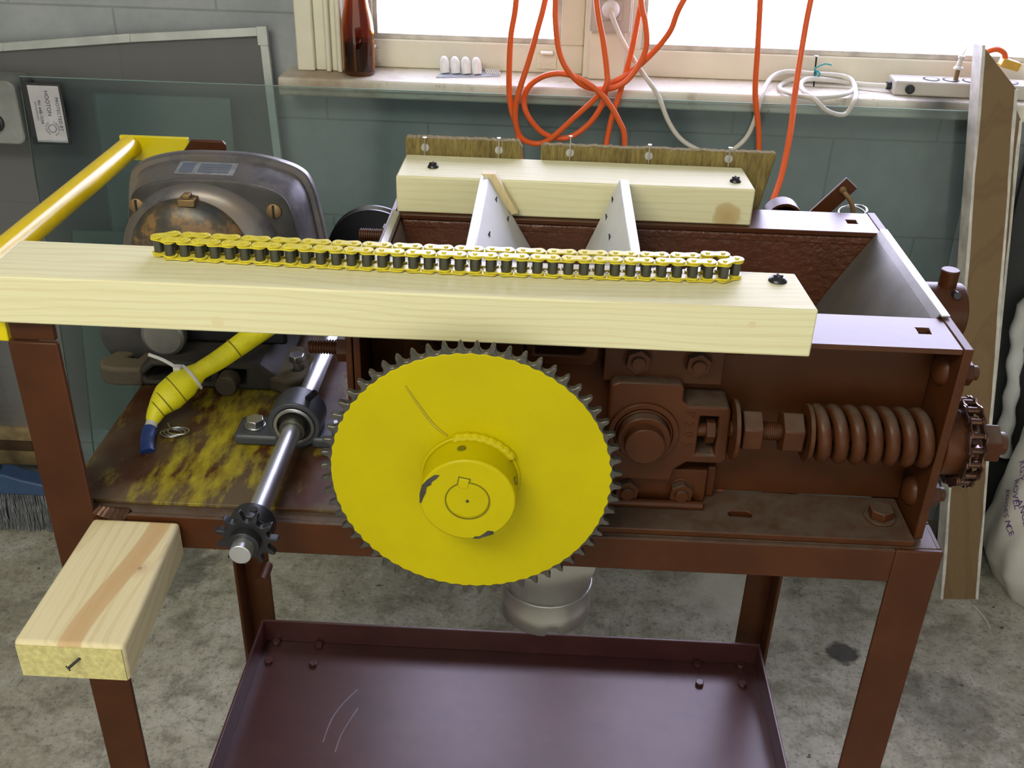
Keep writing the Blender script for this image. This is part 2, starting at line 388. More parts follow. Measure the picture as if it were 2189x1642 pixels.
def carpet_mat():
    m, nt, b = new_mat('brown_fibre_board')
    v = coords(nt, (1, 1, 0.15))
    f = noise(nt, v, 240, 5, 0.7)
    c = ramp(nt, f, [(0.3, (0.11, 0.078, 0.024)), (0.7, (0.34, 0.265, 0.085))])
    nt.links.new(c, b.inputs['Base Color']); b.inputs['Roughness'].default_value = 0.95
    bump(nt, b, f, 0.9, 0.004)
    return m
M['fibre'] = carpet_mat()

# ------------------------------------------------------------------ mesh helpers
def axis_basis(d):
    d = Vector(d).normalized()
    up = Vector((0, 0, 1)) if abs(d.z) < 0.95 else Vector((1, 0, 0))
    a = d.cross(up).normalized(); b = d.cross(a).normalized()
    return a, b, d
class MB:
    def __init__(s): s.v = []; s.f = []; s.mi = []
    def _add(s, vs, fs, mi=0):
        o = len(s.v); s.v += [Vector(p) for p in vs]
        for f in fs: s.f.append([i + o for i in f]); s.mi.append(mi)
        return s
    def box(s, x0, x1, y0, y1, z0, z1, rot=None, pivot=None, mi=0):
        vs = [Vector((x, y, z)) for z in (z0, z1) for y in (y0, y1) for x in (x0, x1)]
        if rot is not None:
            p = Vector(pivot) if pivot is not None else Vector(((x0 + x1) / 2, (y0 + y1) / 2, (z0 + z1) / 2))
            vs = [p + rot @ (q - p) for q in vs]
        return s._add(vs, [(0, 2, 3, 1), (4, 5, 7, 6), (0, 1, 5, 4), (1, 3, 7, 5), (3, 2, 6, 7), (2, 0, 4, 6)], mi)
    def cyl(s, p0, p1, r, r1=None, n=28, caps=True, phase=0.0, mi=0):
        r1 = r if r1 is None else r1
        p0, p1 = Vector(p0), Vector(p1); a, b, d = axis_basis(p1 - p0)
        vs = []
        for p, rr in ((p0, r), (p1, r1)):
            for i in range(n):
                t = 2 * PI * i / n + phase
                vs.append(p + a * math.cos(t) * rr + b * math.sin(t) * rr)
        fs = [(i, (i + 1) % n, n + (i + 1) % n, n + i) for i in range(n)]
        if caps: fs += [tuple(range(n - 1, -1, -1)), tuple(range(n, 2 * n))]
        return s._add(vs, fs, mi)
    def hexa(s, p0, p1, r, phase=0.0): return s.cyl(p0, p1, r, n=6, phase=phase)
    def ring(s, p0, p1, ro, ri, n=40):
        p0, p1 = Vector(p0), Vector(p1); a, b, d = axis_basis(p1 - p0)
        vs = []
        for p, rr in ((p0, ro), (p1, ro), (p1, ri), (p0, ri)):
            for i in range(n):
                t = 2 * PI * i / n; vs.append(p + a * math.cos(t) * rr + b * math.sin(t) * rr)
        fs = []
        for k in range(4):
            for i in range(n):
                j = (i + 1) % n; fs.append((k * n + i, k * n + j, ((k + 1) % 4) * n + j, ((k + 1) % 4) * n + i))
        return s._add(vs, fs)
    def lathe(s, prof, origin, axis=(0, 0, 1), n=40):
        a, b, d = axis_basis(axis); o = Vector(origin); vs = []; fs = []
        for (r, h) in prof:
            for i in range(n):
                t = 2 * PI * i / n; vs.append(o + d * h + a * math.cos(t) * r + b * math.sin(t) * r)
        for k in range(len(prof) - 1):
            for i in range(n):
                j = (i + 1) % n; fs.append((k * n + i, k * n + j, (k + 1) * n + j, (k + 1) * n + i))
        fs.append(tuple(range(n - 1, -1, -1))); m = (len(prof) - 1) * n; fs.append(tuple(range(m, m + n)))
        return s._add(vs, fs)
    def tube(s, pts, r, n=12, sub=6, caps=True):
        P = [Vector(p) for p in pts]
        R = r if isinstance(r, (list, tuple)) else [r] * len(P)
        if sub > 1 and len(P) > 2:
            Q = []; RR = []
            for i in range(len(P) - 1):
                p0 = P[max(i - 1, 0)]; p1 = P[i]; p2 = P[i + 1]; p3 = P[min(i + 2, len(P) - 1)]
                for k in range(sub):
                    t = k / sub
                    Q.append(0.5 * ((2 * p1) + (-p0 + p2) * t + (2 * p0 - 5 * p1 + 4 * p2 - p3) * t * t + (-p0 + 3 * p1 - 3 * p2 + p3) * t ** 3))
                    RR.append(R[i] * (1 - t) + R[i + 1] * t)
            Q.append(P[-1]); RR.append(R[-1]); P, R = Q, RR
        vs = []; nrm = None
        for i, p in enumerate(P):
            d = (P[min(i + 1, len(P) - 1)] - P[max(i - 1, 0)]).normalized()
            if nrm is None: nrm = axis_basis(d)[0]
            nrm = (nrm - d * nrm.dot(d)).normalized(); bi = d.cross(nrm)
            for k in range(n):
                t = 2 * PI * k / n; vs.append(p + nrm * math.cos(t) * R[i] + bi * math.sin(t) * R[i])
        fs = []
        for i in range(len(P) - 1):
            for k in range(n):
                j = (k + 1) % n; fs.append((i * n + k, i * n + j, (i + 1) * n + j, (i + 1) * n + k))
        if caps: fs.append(tuple(range(n - 1, -1, -1))); m = (len(P) - 1) * n; fs.append(tuple(range(m, m + n)))
        return s._add(vs, fs)
    def prism(s, poly, plane, h0, h1, holes=(), mi=0):
        """extrude a 2-D outline (with holes) : plane 'xy' | 'xz' | 'yz', from h0 to h1 along the third axis"""
        def P(a, b, h): return {'xy': (a, b, h), 'xz': (a, h, b), 'yz': (h, a, b)}[plane]
        bm = bmesh.new(); loops = []
        for lp in (poly, *holes):
            vv = [bm.verts.new((a, b, 0)) for a, b in lp]
            es = [bm.edges.new((vv[i], vv[(i + 1) % len(vv)])) for i in range(len(vv))]
            loops.append((vv, es))
        if holes: bmesh.ops.triangle_fill(bm, use_beauty=True, edges=[e for _, es in loops for e in es])
        else: bm.faces.new(loops[0][0])
        bm.verts.index_update()
        base = [tuple(v.co[:2]) for v in bm.verts]; fa = [[v.index for v in f.verts] for f in bm.faces]; n = len(base)
        bm.free()
        vs = [P(a, b, h0) for a, b in base] + [P(a, b, h1) for a, b in base]
        fs = [tuple(f) for f in fa] + [tuple(i + n for i in reversed(f)) for f in fa]
        k = 0
        for lp in (poly, *holes):
            m = len(lp)
            fs += [(k + i, k + (i + 1) % m, n + k + (i + 1) % m, n + k + i) for i in range(m)]
            k += m
        return s._add(vs, fs, mi)
    def sheet(s, corners, th):
        """four corners of a plate given a real thickness along its normal"""
        c = [Vector(p) for p in corners]; nn = (c[1] - c[0]).cross(c[3] - c[0]).normalized() * th
        vs = c + [p + nn for p in c]
        return s._add(vs, [(3, 2, 1, 0), (4, 5, 6, 7), (0, 1, 5, 4), (1, 2, 6, 5), (2, 3, 7, 6), (3, 0, 4, 7)])
    def build(s, name, mat, parent=None, bevel=0.0, segs=2, flat=False, origin=None, sharp=35):
        o3 = Vector(origin) if origin is not None else (parent_world(parent) if parent else Vector((0, 0, 0)))
        me = bpy.data.meshes.new(name)
        me.from_pydata([tuple(p - o3) for p in s.v], [], s.f)
        me.update()
        bm = bmesh.new(); bm.from_mesh(me); bmesh.ops.recalc_face_normals(bm, faces=bm.faces[:]); bm.to_mesh(me); bm.free()
        for m in (mat if isinstance(mat, (list, tuple)) else [mat]): me.materials.append(m)
        for p, mi in zip(me.polygons, s.mi): p.material_index = mi
        if not flat:
            me.shade_smooth(); me.set_sharp_from_angle(angle=math.radians(sharp))
        ob = bpy.data.objects.new(name, me); C.objects.link(ob)
        if parent is not None:
            ob.parent = parent; ob.location = o3 - parent_world(parent)
        else: ob.location = o3
        if bevel:
            b = ob.modifiers.new('bevel', 'BEVEL'); b.width = bevel; b.segments = segs; b.limit_method = 'ANGLE'; b.angle_limit = math.radians(40); b.harden_normals = False
        return ob
def parent_world(p):
    v = Vector((0, 0, 0))
    while p is not None: v = v + p.location; p = p.parent
    return v
def tag(o, label, cat, group=None, kind=None):
    if label: o['label'] = label
    if cat: o['category'] = cat
    if group: o['group'] = group
    if kind: o['kind'] = kind
    return o
def thing(name, loc, label, cat, group=None):
    o = bpy.data.objects.new(name, None); C.objects.link(o); o.location = loc; o.empty_display_size = 0.05
    return tag(o, label, cat, group)
def part_label(o, label): o['label'] = label; return o
def struct(ob): ob['kind'] = 'structure'; return ob
def circle2(cx, cz, r, n=24, a0=0.0, a1=2 * PI): return [(cx + r * math.cos(a0 + (a1 - a0) * i / n), cz + r * math.sin(a0 + (a1 - a0) * i / n)) for i in range(n)]
def superellipse(hw, hh, e, n, cx=0, cz=0):
    out = []
    for i in range(n):
        t = 2 * PI * i / n; c, s_ = math.cos(t), math.sin(t)
        out.append((cx + hw * math.copysign(abs(c) ** (2 / e), c), cz + hh * math.copysign(abs(s_) ** (2 / e), s_)))
    return out
def rot_between(a, b): return Vector(a).rotation_difference(Vector(b)).to_matrix()
def text_mesh(body, size, mat, name, extrude=0.0004, spacing=1.0):
    cu = bpy.data.curves.new(name, 'FONT'); cu.body = body; cu.size = size; cu.extrude = extrude; cu.align_x = 'CENTER'; cu.align_y = 'CENTER'; cu.space_character = spacing
    to = bpy.data.objects.new(name, cu); C.objects.link(to)
    bpy.context.view_layer.update()
    me = bpy.data.meshes.new_from_object(to.evaluated_get(bpy.context.evaluated_depsgraph_get()))
    bpy.data.objects.remove(to); bpy.data.curves.remove(cu)
    me.materials.clear(); me.materials.append(mat)
    return me

# ------------------------------------------------------------------ the setting
WY = 2.05
struct(MB().box(-2.6, 2.8, -3.0, 2.2, -0.12, 0.0).build('floor', M['floor']))
wb = MB()
SZ = 0.978          # underside of the sill
wb.box(-2.6, 2.8, WY, WY + 0.2, 0, SZ); wb.box(-2.6, -0.40, WY, WY + 0.2, SZ, 2.6); wb.box(1.75, 2.8, WY, WY + 0.2, SZ, 2.6)
wb.box(-0.40, 1.75, WY, WY + 0.2, 2.12, 2.6)
struct(wb.build('wall_back', M['wall']))
struct(MB().box(-2.7, -2.6, -3.0, 2.25, 0, 2.6).build('wall_left', M['wall']))
struct(MB().box(2.8, 2.9, -3.0, 2.25, 0, 2.6).build('wall_right', M['wall']))
struct(MB().box(-2.7, 2.9, -3.0, 2.25, 2.6, 2.7).build('ceiling', M['ceiling']))
# casing left of the window, moulded
tr = MB()
tr.box(-0.486, -0.452, 2.022, WY + 0.02, 1.0125, 2.2); tr.box(-0.452, -0.430, 2.030, WY + 0.02, 1.0125, 2.2)
tr.box(-0.430, -0.420, 2.018, WY + 0.02, 1.0125, 2.2); tr.box(-0.420, -0.408, 2.026, WY + 0.02, 1.0125, 2.2); tr.box(-0.408, -0.398, 2.016, WY + 0.05, 1.0125, 2.2)
struct(tr.build('trim_1', M['cream'], bevel=0.003))
# sill board
struct(MB().box(-0.512, 1.85, 1.966, 2.22, SZ, 1.012).build('trim_2', M['sill'], bevel=0.004, origin=(0, 2.0, 1.0)))
# mullion between the windows
struct(MB().box(0.060, 0.148, 2.045, 2.22, 1.0125, 2.12).box(0.070, 0.138, 2.035, 2.05, 1.0125, 2.12).build('trim_3', M['cream'], bevel=0.003))
def window(name, x0, x1, zb, zt, st):
    y0, y1 = 2.072, 2.105
    m = MB()
    m.box(x0, x1, y0, y1, 1.0125, zb); m.box(x0, x1, y0, y1, zt - 0.05, zt)
    m.box(x0, x0 + st[0], y0, y1, zb, zt - 0.05); m.box(x1 - st[1], x1, y0, y1, zb, zt - 0.05)
    f = struct(m.build(name, M['cream'], bevel=0.003))
    bd = MB(); a, b_ = x0 + st[0], x1 - st[1]
    bd.box(a, b_, y0 + 0.006, y0 + 0.014, zb, zb + 0.010); bd.box(a, a + 0.008, y0 + 0.006, y0 + 0.014, zb + 0.01, zt - 0.05); bd.box(b_ - 0.008, b_, y0 + 0.006, y0 + 0.014, zb + 0.01, zt - 0.05)
    bd.build('glazing_bead', M['flaky_white'], f, bevel=0.001)
    MB().box(a, b_, y0 + 0.016, y0 + 0.020, zb, zt - 0.05).build('pane', M['window_glass'], f)
    return f
w1 = window('window_1', -0.398, 0.060, 1.066, 2.12, (0.052, 0.045))
w2 = window('window_2', 0.148, 1.75, 1.063, 2.12, (0.022, 0.05))
for x in (-0.352, -0.010):
    cl = MB().box(x - 0.019, x + 0.019, 2.066, 2.072, 1.022, 1.048).box(x - 0.012, x + 0.012, 2.048, 2.072, 1.052, 1.056)
    cl.cyl((x - 0.012, 2.063, 1.030), (x - 0.012, 2.066, 1.030), 0.003, n=10).cyl((x + 0.012, 2.063, 1.030), (x + 0.012, 2.066, 1.030), 0.003, n=10)
    cl.build('sash_catch', M['cream'], w1, bevel=0.001)
# wires hanging outside the windows
for (p0, p1) in (((-0.10, 3.0, 1.02), (0.03, 3.0, 1.16)), ((0.98, 3.0, 0.98), (1.16, 3.0, 1.30))):
    pass

# raceway cover with socket on the mullion
t = thing('socket_cover', (0.104, 2.035, 1.18), 'beige wall socket cover on the post between the two windows', 'socket')
MB().box(0.068, 0.142, 2.018, 2.0345, 1.104, 1.32).build('cover', M['strip_grey'], t, bevel=0.003)
MB().box(0.084, 0.126, 2.014, 2.018, 1.125, 1.16).build('socket_face', M['strip_grey'], t, bevel=0.002)

# ------------------------------------------------------------------ stand
stand = thing('mill_stand', (-0.03, 1.0, 0.0), 'red oxide angle iron stand carrying the mill, motor plate and lower tray', 'stand')
TH = 0.005
XL, XR, YF, YB, ZR = -0.441, 0.369, 0.752, 1.240, 0.914
def angle_leg(x, y, dx, dy, z1, w=0.042):
    m = MB()
    xa, xb = sorted((x, x + dx * w)); ya, yb = sorted((y, y + dy * TH)); m.box(xa, xb, ya, yb, 0, z1)
    xa, xb = sorted((x, x + dx * TH)); ya, yb = sorted((y + dy * TH, y + dy * w)); m.box(xa, xb, ya, yb, 0, z1)
    return m
angle_leg(XL, YF, 1, 1, 1.088).build('leg', M['red'], stand, bevel=0.0012)
angle_leg(XR, YF, -1, 1, ZR).build('leg', M['red'], stand, bevel=0.0012)
angle_leg(XR, YB, -1, -1, ZR).build('leg', M['red'], stand, bevel=0.0012)
lb = angle_leg(XL, YB, 1, -1, 1.088).build('leg', M['red'], stand, bevel=0.0012)
MB().cyl((-0.4, 1.232, 0.455), (-0.4, 1.195, 0.455), 0.0085, n=14).build('stop_pin', M['red'], stand)
fr = MB().box(XL + 0.042, XR - 0.042, YF, YF + TH, ZR - 0.036, ZR - 0.0002).box(XL + 0.008, XR - 0.001, YF + TH, YF + 0.042, ZR - TH, ZR - 0.0002)
fr.build('front_rail', M['red_dusty'], stand, bevel=0.0012)
MB().box(XL + 0.042, XR - 0.042, YB - TH, YB, ZR - 0.036, ZR).box(XL + 0.008, XR - 0.008, YB - 0.042, YB - TH, ZR - TH, ZR).build('rear_rail', M['red'], stand, bevel=0.0012)
MB().box(XR - TH, XR, YF + 0.042, YB - 0.042, ZR - 0.036, ZR).box(XR - 0.042, XR - TH, YF + 0.042, YB - 0.042, ZR - TH, ZR).build('side_rail', M['red'], stand, bevel=0.0012)
MB().box(XL, XL + TH, YF + 0.042, YB - 0.042, ZR - 0.036, ZR - TH).build('side_rail', M['red'], stand, bevel=0.0012)
# weld bead where plate meets post
wbd = MB()
for i in range(7): wbd.cyl((-0.398 + 0.004 * i, 0.751, 0.913 - 0.0012 * i), (-0.393 + 0.004 * i, 0.757, 0.917), 0.0035, n=8)
wbd.build('weld_bead', M['oily'], stand)
MB().box(-0.434, -0.168, 0.768, 1.19, ZR, ZR + 0.004).build('motor_plate', M['red_plate'], stand, bevel=0.0008, origin=(-0.38, 0.80, 0.914))
# handle
hy0, hy1, hz0, hz1 = YF + 0.003, YB - 0.004, 1.089, 1.1075
hd = MB().tube([(-0.510, hy0 - 0.006, 1.103), (-0.510, hy1 + 0.002, 1.103)], 0.0136, n=28, sub=1)
hdl = hd.build('handle_tube', M['yellow_tube'], stand)
part_label(hdl, 'glossy yellow push handle tube')
o = MB().box(-0.512, -0.4415, hy0 + 0.001, hy0 + 0.007, 1.086, 1.1075).build('handle_bar', M['yellow_bar'], stand, bevel=0.001); part_label(o, 'yellow flat bar at the front end of the handle')
o = MB().box(-0.522, -0.438, hy1 - 0.003, hy1 + 0.003, 1.086, 1.1165).build('handle_bar', M['yellow_bar'], stand, bevel=0.001); part_label(o, 'yellow flat bar at the rear end of the handle')
MB().prism([(-0.443, 1.088), (-0.392, 1.088), (-0.390, 1.112), (-0.394, 1.1165), (-0.432, 1.1165), (-0.443, 1.102)], 'xz', hy1 - 0.0095, hy1 - 0.0035).build('handle_bracket', M['red'], stand, bevel=0.0015)
MB().box(-0.439, -0.402, YF + 0.004, YF + 0.010, 1.0882, 1.1075).build('handle_bracket', M['red'], stand, bevel=0.001)
# lower tray
TX0, TX1, TY0, TY1, TZ0, TZ1 = -0.4065, 0.3535, 0.80, 1.196, 0.336, 0.380
tray = MB()
tray.box(TX0, TX1, TY0, TY1, TZ0, TZ0 + 0.004)
tray.box(TX0, TX1, TY1 - 0.004, TY1, TZ0 + 0.004, TZ1).box(TX0, TX1, TY0, TY0 + 0.004, TZ0 + 0.004, TZ1)
tray.box(TX0, TX0 + 0.004, TY0 + 0.004, TY1 - 0.004, TZ0 + 0.004, TZ1).box(TX1 - 0.004, TX1, TY0 + 0.004, TY1 - 0.004, TZ0 + 0.004, TZ1)
tr_o = tray.build('tray', M['red_tray'], stand, bevel=0.001)
for (x, y) in ((-0.385, 1.186), (-0.319, 1.184), (-0.387, 1.146), (-0.319, 1.145), (0.262, 1.184), (0.261, 1.145), (0.325, 1.147), (0.328, 1.186)):
    MB().hexa((x, y, TZ0 + 0.004), (x, y, TZ0 + 0.010), 0.0068, phase=x * 7).build('tray_bolt', M['red_tray'], tr_o, bevel=0.0008)
scr = MB()
scr.tube([(-0.245, 1.10, TZ0 + 0.0041), (-0.262, 1.07, TZ0 + 0.0041), (-0.272, 1.04, TZ0 + 0.0041), (-0.276, 1.0, TZ0 + 0.0041)], 0.0009, n=6)
scr.tube([(-0.238, 1.065, TZ0 + 0.0041), (-0.252, 1.02, TZ0 + 0.0041), (-0.256, 0.985, TZ0 + 0.0041)], 0.0008, n=6)
scr.build('scratch', plain('pale_scratch', (0.25, 0.22, 0.26), 0.5), tr_o)

# ------------------------------------------------------------------ roller mill
mill = thing('roller_mill', (0.1, 0.93, 0.914), 'red oxide two roller grain mill with open hopper bolted to the stand', 'grain mill')
MX0, MX1, MZ0, MZ1 = -0.150, 0.347, 0.9145, 1.108
WEB = 0.824
def sq(cx, cy, a, b_): return [(cx - a, cy - b_), (cx + a, cy - b_), (cx + a, cy + b_), (cx - a, cy + b_)]
# front channel
MB().box(MX0, MX1, WEB, WEB + 0.006, MZ0 + 0.006, MZ1 - 0.005).build('front_web', M['red'], mill, bevel=0.0008)
MB().prism([(MX0, 0.771), (MX1, 0.771), (MX1, WEB + 0.006), (MX0, WEB + 0.006)], 'xy', MZ1 - 0.005, MZ1, holes=[sq(0.324, 0.804, 0.0055, 0.0055)]).build('front_flange', M['red_top'], mill, bevel=0.0008)
slot = [(0.192 - 0.006 + 0.005 * math.cos(t), 0.787 + 0.005 * math.sin(t)) for t in [PI / 2 + PI * i / 8 for i in range(9)]] + [(0.192 + 0.006 + 0.005 * math.cos(t), 0.787 + 0.005 * math.sin(t)) for t in [-PI / 2 + PI * i / 8 for i in range(9)]]
MB().prism([(MX0, 0.758), (MX1 - 0.003, 0.758), (MX1 - 0.003, WEB), (MX0, WEB)], 'xy', MZ0, MZ0 + 0.006, holes=[slot]).build('bottom_flange', M['red_dusty'], mill, bevel=0.0008)
# rear channel (rough cast inner face)
MB().box(MX0, MX1, 1.030, 1.036, MZ0, MZ1 - 0.012).box(MX0, MX1, 1.0295, 1.036, MZ1 - 0.016, MZ1 - 0.0055).build('rear_web', M['red_rough'], mill, bevel=0.004, segs=3)
MB().prism([(MX0, 1.028), (MX1, 1.028), (MX1, 1.086), (MX0, 1.086)], 'xy', MZ1 - 0.005, MZ1, holes=[sq(0.324, 1.059, 0.0055, 0.0055)]).build('rear_flange', M['red_top'], mill, bevel=0.0008)
MB().box(MX0, MX1 - 0.003, 1.036, 1.086, MZ0, MZ0 + 0.006).build('bottom_flange', M['red'], mill, bevel=0.0008)
# end plates
er = MB().box(MX1, MX1 + 0.008, 0.770, 1.087, MZ0, MZ1 + 0.0008).build('end_plate', M['red'], mill, bevel=0.0008)
el = MB().box(MX0 - 0.0125, MX0 - 0.007, 0.770, 1.087, MZ0, MZ1 - 0.001).box(MX0 - 0.006, MX0, 0.770, 1.087, MZ0, MZ1 - 0.001).build('end_plate', M['red'], mill, bevel=0.0008)
for (y, z) in ((0.802, 1.073), (0.800, 0.947)):
    MB().lathe([(0.0145, 0), (0.0135, 0.003), (0.010, 0.006), (0.004, 0.0075)], (MX1, y, z), (-1, 0, 0), 24).build('rivet_head', M['red'], er)
    MB().hexa((MX1 + 0.008, y - 0.004, z), (MX1 + 0.022, y - 0.004, z), 0.0115).cyl((MX1 + 0.022, y - 0.004, z), (MX1 + 0.028, y - 0.004, z), 0.0065, n=16).build('bolt_nut', M['red_dusty'], er, bevel=0.0008)
# studs on the left end
for y in (0.797, 1.058):
    st = MB().cyl((MX0 - 0.012, y, 1.072), (MX0 - 0.050, y, 1.072), 0.0055, n=16)
    for i in range(10): st.ring((MX0 - 0.026 - 0.0024 * i, y, 1.072), (MX0 - 0.0272 - 0.0024 * i, y, 1.072), 0.0066, 0.005, 16)
    st.hexa((MX0 - 0.0125, y, 1.072), (MX0 - 0.024, y, 1.072), 0.0125)
    st.build('end_stud', M['red'], mill, bevel=0.0004)
# hopper sheets
c = MB()
prof = [(0.3465, 1.1105), (0.342, 1.104), (0.322, 1.070), (0.305, 1.040), (0.290, 1.010), (0.276, 0.985)]
for i in range(len(prof) - 1):
    (xa, za), (xb, zb) = prof[i], prof[i + 1]
    c.sheet([(xa, 0.831, za), (xa, 1.0285, za), (xb, 1.0285, zb), (xb, 0.831, zb)], 0.0016)
c.build('hopper_sheet', M['sheet_grey'], mill)
MB().prism([(0.3455, 1.1095), (0.3535, 1.1095), (0.3535, 1.1115), (0.3455, 1.1115)], 'xz', 0.828, 1.032).build('hopper_lip', M['galv'], mill, bevel=0.0006)
c = MB()
prof = [(-0.158, 1.112), (-0.153, 1.108), (-0.148, 1.085), (-0.142, 1.055), (-0.130, 1.02), (-0.118, 0.99)]
for i in range(len(prof) - 1):
    (xa, za), (xb, zb) = prof[i], prof[i + 1]
    c.sheet([(xb, 0.831, zb), (xb, 1.0285, zb), (xa, 1.0285, za), (xa, 0.831, za)], 0.0016)
c.build('hopper_sheet', M['galv'], mill)
# the two grinding rollers with fluted skins
SZ0 = 1.003
for x in (-0.052, 0.0955):
    n = 120; pl = []
    for i in range(2 * n):
        rr = 0.0722 if i % 2 else 0.0702
        pl.append((x + rr * math.cos(PI * i / n), SZ0 + rr * math.sin(PI * i / n)))
    MB().prism(pl, 'xz', 0.842, 1.016).build('roller', M['galv'], mill, flat=True)
# take-up bearing assemblies
def bearing(cx, sgn, full=True):
    X = lambda d: cx + sgn * d
    b_ = thing_part = None
    outline = [(-0.032, 0.046), (-0.026, 0.050), (0.029, 0.050), (0.032, 0.047), (0.032, 0.034), (0.037, 0.029), (0.072, 0.029), (0.075, 0.026), (0.077, -0.026), (0.074, -0.030), (0.042, -0.030), (0.032, -0.038), (0.030, -0.050), (-0.024, -0.050), (-0.032, -0.042)]
    hole = [(0.0485, 0.019), (0.0655, 0.019), (0.0655, -0.021), (0.0485, -0.021)]
    H = MB().prism([(X(a), SZ0 + z) for a, z in outline], 'xz', 0.790, WEB - 0.0005, holes=[[(X(a), SZ0 + z) for a, z in hole]])
    h = H.build('bearing_housing', M['red_dusty'], mill, bevel=0.003, segs=3)
    MB().ring((cx, 0.7905, SZ0), (cx, 0.7865, SZ0), 0.0312, 0.0262, 40).ring((cx, 0.791, SZ0), (cx, 0.785, SZ0), 0.0255, 0.0238, 40).build('bearing_ring', M['red'], h, bevel=0.0006)
    MB().cyl((cx, 0.80, SZ0), (cx, 0.776, SZ0), 0.0232, n=40).build('locking_collar', M['red_dusty'], h, bevel=0.001)
    # nut inside the slot, and the rod
    MB().hexa((X(0.056), 0.800, SZ0), (X(0.064), 0.800, SZ0), 0.0125).cyl((X(0.046), 0.800, SZ0), (X(0.066), 0.800, SZ0), 0.0065, n=16).build('slot_nut', M['red'], h, bevel=0.0006)
    return h
h2 = bearing(0.0955, 1)
MB().cyl((0.0955, 0.842, SZ0), (0.0955, 0.766, SZ0), 0.0176, n=36).build('roller_shaft', M['red'], mill, bevel=0.001)
h1 = bearing(-0.052, -1)
MB().cyl((-0.052, 0.842, SZ0), (-0.052, 0.677, SZ0), 0.0176, n=36).build('roller_shaft', M['yellow'], mill, bevel=0.001)
# raised casting number on the right housing
for i, ch in enumerate('P205'):
    me = text_mesh(ch, 0.012, M['red'], 'casting_number', 0.0006)
    me.transform(Matrix.Rotation(-PI / 2, 4, 'Z'))
    me.transform(Matrix.Rotation(PI / 2, 4, 'X'))
    ob = bpy.data.objects.new('casting_number', me); C.objects.link(ob); ob.parent = h2
    ob.location = Vector((0.1355, 0.7898, 1.0235 - 0.0105 * i)) - parent_world(h2)
# guide plates with nuts
def guide(x0, x1, z0, z1, nuts, y=0.802):
    g = MB().box(x0, x1, y, WEB, z0, z1).build('guide_plate', M['red'], mill, bevel=0.001)
    for (x, z) in nuts:
        nt_ = MB().cyl((x, y, z), (x, y - 0.0012, z), 0.0125, n=24).hexa((x, y - 0.001, z), (x, y - 0.0095, z), 0.0115, phase=0.4).cyl((x, y - 0.009, z), (x, y - 0.013, z), 0.0062, n=18)
        nt_.build('guide_nut', M['red_dusty'], g, bevel=0.0007)
guide(0.057, 0.161, 1.047, 1.100, ((0.086, 1.071), (0.138, 1.070)), 0.803)
guide(0.062, 0.160, 0.9215, 0.9565, ((0.087, 0.934), (0.137, 0.934)), 0.803)
guide(-0.118, -0.014, 1.047, 1.100, ((-0.043, 1.071), (-0.095, 1.070)), 0.803)
guide(-0.117, -0.019, 0.9215, 0.9565, ((-0.044, 0.934), (-0.094, 0.934)), 0.803)
MB().box(0.161, 0.170, 0.812, WEB, 0.9205, 0.955).build('guide_stop', M['red'], mill, bevel=0.002)
MB().box(0.150, 0.180, 0.812, WEB, 1.072, 1.082).build('guide_stop', M['red'], mill, bevel=0.002)
MB().tube([(0.055, 0.792, 0.9245), (0.157, 0.792, 0.9245)], 0.0042, n=12, sub=1).build('guide_rod', M['red'], mill)
# slotted take-up bracket seen above the sprocket
MB().prism([(-0.012, 1.058), (0.046, 1.058), (0.052, 1.066), (0.052, 1.092), (-0.012, 1.092)], 'xz', 0.806, WEB, holes=[[(-0.004, 1.069), (0.036, 1.069), (0.040, 1.073), (0.040, 1.084), (-0.004, 1.084)]]).build('slotted_bracket', M['red'], mill, bevel=0.002)
# spring rod on the right
RY, RZ = 0.790, 1.0105
MB().cyl((0.171, RY, RZ), (MX1, RY, RZ), 0.0072, n=20).build('spring_rod', M['red'], mill)
td = MB()
for i in range(9): td.ring((0.198 + 0.0019 * i, RY, RZ), (0.1990 + 0.0019 * i, RY, RZ), 0.0082, 0.007, 20)
td.build('rod_thread', M['red'], mill)
MB().cyl((0.1725, RY, RZ), (0.1765, RY, RZ), 0.0272, n=40).build('washer', M['red_dusty'], mill, bevel=0.0006)
MB().cyl((0.2365, RY, RZ), (0.2405, RY, RZ), 0.0258, n=40).build('washer', M['red_dusty'], mill, bevel=0.0006)
MB().hexa((0.1805, RY, RZ), (0.1975, RY, RZ), 0.0195, phase=PI / 6).build('rod_nut', M['red_dusty'], mill, bevel=0.0012)
MB().hexa((0.2155, RY, RZ), (0.2335, RY, RZ), 0.0195, phase=PI / 6).build('rod_nut', M['red_dusty'], mill, bevel=0.0012)
sp = []
turns = 6.5
for i in range(int(turns * 28) + 1):
    a = 2 * PI * i / 28 + 1.2
    sp.append((0.2455 + 0.0955 * i / (turns * 28), RY + 0.0206 * math.cos(a), RZ + 0.0206 * math.sin(a)))
MB().tube(sp, 0.0062, n=14, sub=1).build('coil_spring', M['red_dusty'], mill)
# spring rod on the left, mostly behind the sprocket
MB().cyl((-0.129, RY, RZ), (MX0, RY, RZ), 0.0072, n=20).build('spring_rod', M['red'], mill)
# bottom flange bolts
for (x, y) in ((0.321, 0.792), (-0.12, 0.792)):
    MB().cyl((x, y, MZ0 + 0.006), (x, y, MZ0 + 0.008), 0.0145, n=24).hexa((x, y, MZ0 + 0.008), (x, y, MZ0 + 0.017), 0.0115).build('flange_bolt', M['red_dusty'], mill, bevel=0.0008)
